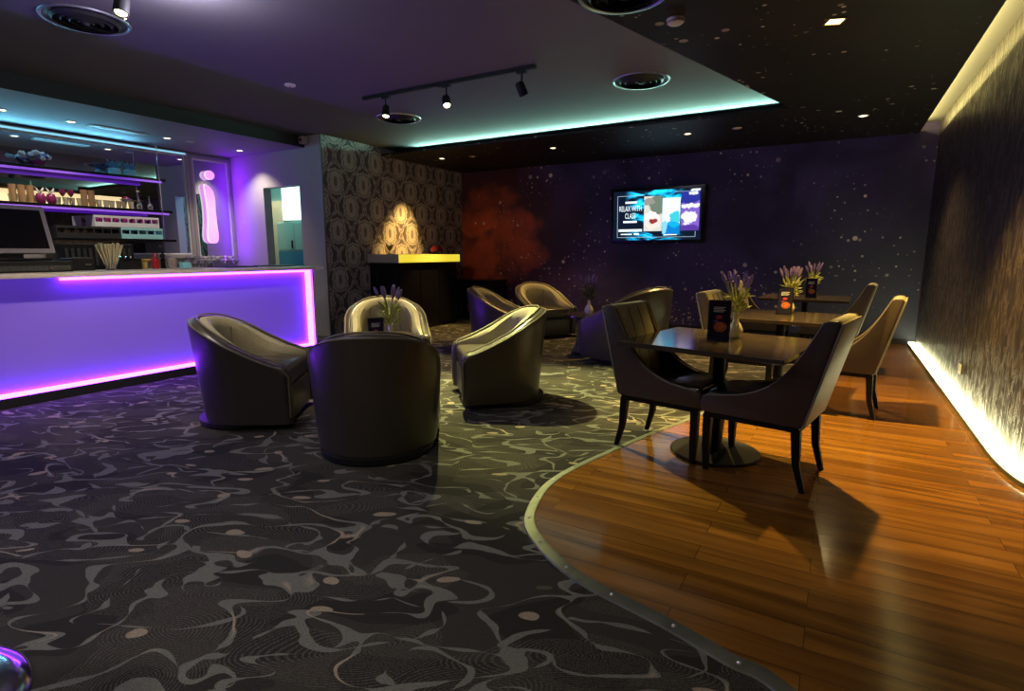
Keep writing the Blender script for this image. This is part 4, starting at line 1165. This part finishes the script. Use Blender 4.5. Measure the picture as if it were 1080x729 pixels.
menu_card((-0.615, 3.60, ZT), 'menu card stand on the nearest dining table', 1.0)
lavender((-0.545, 3.78, ZT), 'lavender in cream vase on the nearest dining table', 'vase', .92, False, 3)
menu_card((-0.39, 5.47, ZT), 'menu card stand on the middle dining table', .95)
lavender((-0.365, 5.66, ZT), 'lavender in cream vase on the middle dining table', 'vase', .92, False, 8)
menu_card((-0.27, 7.62, ZT), 'menu card stand on the farthest dining table', .95)
lavender((-0.255, 7.83, ZT), 'lavender in cream vase on the farthest dining table', 'vase', .9, False, 12)
menu_card((-3.26, 3.36, .5005), 'menu card stand before the beige lit tub chair', 1.0)
lavender((-3.25, 3.52, .5005), 'lavender in slim vase before the beige lit tub chair', 'vase_white', 1.12, True, 21)
lavender((-2.74, 6.66, .5005), 'dusky lavender in white vase on the back coffee table', 'vase_white', 1.1, False, 30, 'charcoal')

# ------------------------------------------------------------------ ceiling fittings
def vent(loc, label):
    t = thing('ceiling_vent', label, 'vent', loc, 0, 'round ceiling vents')
    b = BM(); lathe(b, [(.258, -.001), (.268, -.012), (.282, -.010), (.286, -.001)], 40, cap=False); obj('ring', b, 'vent_ring', t, True)
    b = BM(); lathe(b, [(0, -.004), (.259, -.004), (.259, -.001), (0, -.001)], 40, cap=False); obj('backing', b, 'black', t)
    for r in (.06, .115, .17, .22):
        b = BM(); lathe(b, [(r - .018, -.028), (r + .002, -.006), (r - .004, -.006), (r - .022, -.026)], 36, cap=False); obj('louvre', b, 'grate', t, True)
    b = BM(); box(b, -.23, .23, -.006, .006, -.012, -.006); box(b, -.006, .006, -.23, .23, -.012, -.006); obj('crossbar', b, 'grate', t)
    b = BM(); lathe(b, [(0, -.034), (.025, -.03), (.03, -.006)], 20, cap=False); obj('hub', b, 'grate', t, True)
    return t
v0 = vent((-1.885, 5.82, ZC), 'round ceiling vent right of the track lights')
dup(v0, (-5.07, 5.79, ZC), 0, 'round ceiling vent left of the track lights')
dup(v0, (-5.02, 2.28, ZC), 0, 'round ceiling vent at upper left above the bar')
dup(v0, (-1.30, 3.60, ZD), 0, 'dark round vent in lowered ceiling at top edge')
def downlight(loc, label, lit=True, rz=0.0, square=False, group=None):
    t = thing('downlight', label, 'ceiling light', loc, rz, group)
    b = BM()
    if square:
        for a in ((-.06, .06, -.06, -.048), (-.06, .06, .048, .06), (-.06, -.048, -.048, .048), (.048, .06, -.048, .048)): box(b, a[0], a[1], a[2], a[3], -.008, -.0005)
        obj('trim_ring', b, 'brass', t)
        b = BM(); box(b, -.047, .047, -.047, .047, -.004, -.0008)
    else:
        lathe(b, [(.038, -.003), (.046, -.009), (.055, -.006), (.057, -.0005), (.038, -.0005)], 28, cap=False); obj('trim_ring', b, 'white' if lit else 'lamp_off', t, True)
        b = BM(); lathe(b, [(0, -.004), (.0375, -.004), (.0375, -.0008), (0, -.0008)], 24, cap=False)
    obj('lens', b, 'lamp_lens' if lit else 'lamp_off', t)
    return t
GD = 'downlights in the lowered ceiling'
downlight((-0.167, 4.73, ZD), 'square lit downlight in lowered ceiling above the wooden floor', True, .4, True, GD)
l1 = downlight((0.097, 8.0, ZD), 'lit downlight at far right near the wall cove', True, 0, False, GD)
dup(l1, (-1.913, 7.98, ZD), 0, 'lit downlight in lowered ceiling above the television'); dup(l1, (-3.935, 7.99, ZD), 0, 'lit downlight in lowered ceiling above the back tub chairs'); dup(l1, (-5.987, 7.9, ZD), 0, 'lit downlight above the counter by the papered wall')
l2 = downlight((-1.283, 7.95, ZD), 'unlit pale downlight right of the one above the television', False, 0, False, GD)
dup(l2, (-5.43, 8.0, ZD), 0, 'unlit pale downlight right of the counter light')
GB = 'downlights over the bar'
for y, lab in ((2.75, 'lit bar downlight at left edge of the bar ceiling'), (3.40, 'lit bar downlight left of the air vent'), (4.52, 'lit bar downlight right of the air vent'), (5.60, 'lit bar downlight closest to the doorway wall')):
    dup(l1, (-8.12, y, ZS), 0, lab, GB)
dup(l2, (-8.10, 4.82, ZS), 0, 'unlit small bar ceiling light between two lit ones', GB)
t = thing('air_vent', 'long white slot air vent in the bar ceiling', 'vent', (-8.13, 3.92, ZS))
b = BM()
for a in ((-.07, .07, -.33, -.32), (-.07, .07, .32, .33), (-.07, -.058, -.32, .32), (.058, .07, -.32, .32)): box(b, a[0], a[1], a[2], a[3], -.012, -.0005)
obj('frame', b, 'white', t)
for k in range(4):
    b = BM(); box(b, -.050 + k * .028, -.032 + k * .028, -.318, .318, -.010, -.002); obj('louvre', b, 'white', t)
t = thing('smoke_detector', 'round pale smoke detector in lowered ceiling at top', 'smoke detector', (-1.114, 4.143, ZD))
b = BM(); lathe(b, [(.06, -.0005), (.06, -.02), (.045, -.034), (0, -.038)], 28, cap=False); obj('body', b, 'lamp_off', t, True)
b = BM(); lathe(b, [(.058, -.022), (.062, -.024), (.056, -.028)], 28, cap=False); obj('grille_ring', b, 'charcoal', t, True)
t = thing('smoke_detector', 'small white disc on the raised ceiling left of the track', 'smoke detector', (-5.06, 4.12, ZC))
b = BM(); lathe(b, [(.055, -.0005), (.055, -.014), (.035, -.022), (0, -.024)], 28, cap=False); obj('body', b, 'white', t, True)
b = BM(); lathe(b, [(0.012, -.024), (.010, -.028), (0, -.029)], 12, cap=False); obj('indicator', b, 'red', t, True)
t = thing('ceiling_sensor', 'small beige sensor box at corner of the bar ceiling', 'sensor', (-6.98, 5.86, 2.93))
b = BM(); box(b, -.05, .05, -.05, .04, -.06, .045, .01); obj('housing', b, 'cup', t)
b = BM(); lathe(b, [(.022, 0), (.018, -.012), (0, -.016)], 14, cap=False); q = obj('lens', b, 'black', t, True, loc=(0, -.051, -.01)); q.rotation_euler = (math.radians(-90), 0, 0)
def track(loc, L, label, heads):
    t = thing('light_track', label, 'track', loc)
    b = BM(); box(b, -L / 2, L / 2, -.018, .018, -.035, -.0005, .003, 1); obj('rail', b, 'metal_black', t)
    b = BM(); box(b, -.05, .05, -.025, .025, -.045, -.036); obj('feed_box', b, 'metal_black', t)
def head(loc, target, label, lit=True):
    t = thing('track_spotlight', label, 'spotlight', loc, 0, 'track spotlights')
    b = BM(); box(b, -.05, .05, -.017, .017, -.022, -.0005); obj('adapter', b, 'metal_black', t)
    b = BM(); tube(b, [(0, 0, -.02), (0, 0, -.10)], .009, 8); obj('arm', b, 'metal_black', t)
    d = (Vector(target) - Vector(loc)).normalized(); q = d.to_track_quat('-Z', 'Y').to_euler()
    b = BM(); lathe(b, [(0, .075), (.034, .07), (.042, .05), (.045, -.05), (.041, -.055), (.037, -.04), (0, -.035)], 24, cap=False); h = obj('housing', b, 'metal_black', t, True, loc=(0, 0, -.165), rot=q)
    b = BM(); lathe(b, [(0, -.044), (.034, -.044), (.034, -.040), (0, -.0401)], 20, cap=False); obj('lens', b, 'lamp_lens' if lit else 'black', h)
track((-3.66, 4.845, ZC), 2.18, 'long black ceiling track with three spotlights in the middle', 3)
head((-4.42, 4.845, ZC - .0355), (-4.0, 4.0, .3), 'left lit spotlight on the middle ceiling track')
head((-3.60, 4.845, ZC - .0355), (-2.3, 3.6, .3), 'bright centre spotlight on the middle ceiling track')
head((-2.72, 4.845, ZC - .0355), (-2.2, 6.2, .6), 'unlit right spotlight on the middle ceiling track', False)
track((-4.10, 2.03, ZC), 1.0, 'black ceiling track at the top left edge', 2)
head((-4.01, 2.03, ZC - .0355), (-3.4, 1.2, .3), 'lit spotlight before the upper left ceiling vent')

# ------------------------------------------------------------------ floor light along the right wall, wall socket
t = thing('floor_light_strip', 'glowing pale green floor light along the right wall', 'light', (0, 0, 0))
pl = [(XR - .002, 9.44), (.915, 9.44), (.905, 4.45)]
for k in range(1, 9):
    a = PI / 2 * k / 8; pl.append((.905 + .093 * (1 - math.cos(a)), 4.45 - .60 * math.sin(a)))
b = BM(); prism(b, pl, .0125, .04); obj('housing', b, 'steel', t)
b = BM(); pl2 = [(XR - .003, 9.435)] + [(x + .010 if x < .99 else x - .001, y + (.02 if y < 4.4 else 0)) for x, y in pl[1:]]; prism(b, pl2, .0405, .052); obj('diffuser', b, 'led_floor', t)
t = thing('wall_socket', 'small pale socket low on the right papered wall', 'socket', (XR, 6.16, .27))
b = BM(); box(b, -.010, -.0005, -.043, .043, -.043, .043, .003); obj('faceplate', b, 'yellow_counter', t)
b = BM()
for yy, zz in ((0, .016), (-.012, -.008), (.012, -.008)): box(b, -.0115, -.0102, yy - .004, yy + .004, zz - .005, zz + .005)
obj('pin_holes', b, 'black', t)

# ------------------------------------------------------------------ chrome rimmed base at lower left
t = thing('stool_base', 'polished chrome stool base with wooden core at lower left corner', 'stool', (-2.157, 0.20, 0))
b = BM(); lathe(b, [(.0, .001), (.385, .001), (.39, .01), (.375, .03), (.33, .045), (.245, .056), (.24, .052), (.24, .03), (0, .03)], 64, cap=False); obj('chrome_rim', b, 'chrome', t, True)
b = BM(); lathe(b, [(0, .031), (.238, .031), (.236, .052), (0, .054)], 48, cap=False); obj('wooden_disc', b, 'planks', t, True)
b = BM(); lathe(b, [(.05, .0545), (.032, .07), (.03, .72)], 24); obj('pole', b, 'chrome', t, True)
b = BM(); lathe(b, [(0, .72), (.17, .72), (.19, .74), (.19, .77), (.16, .79), (0, .79)], 32, cap=False); obj('seat', b, 'seat_leather', t, True)
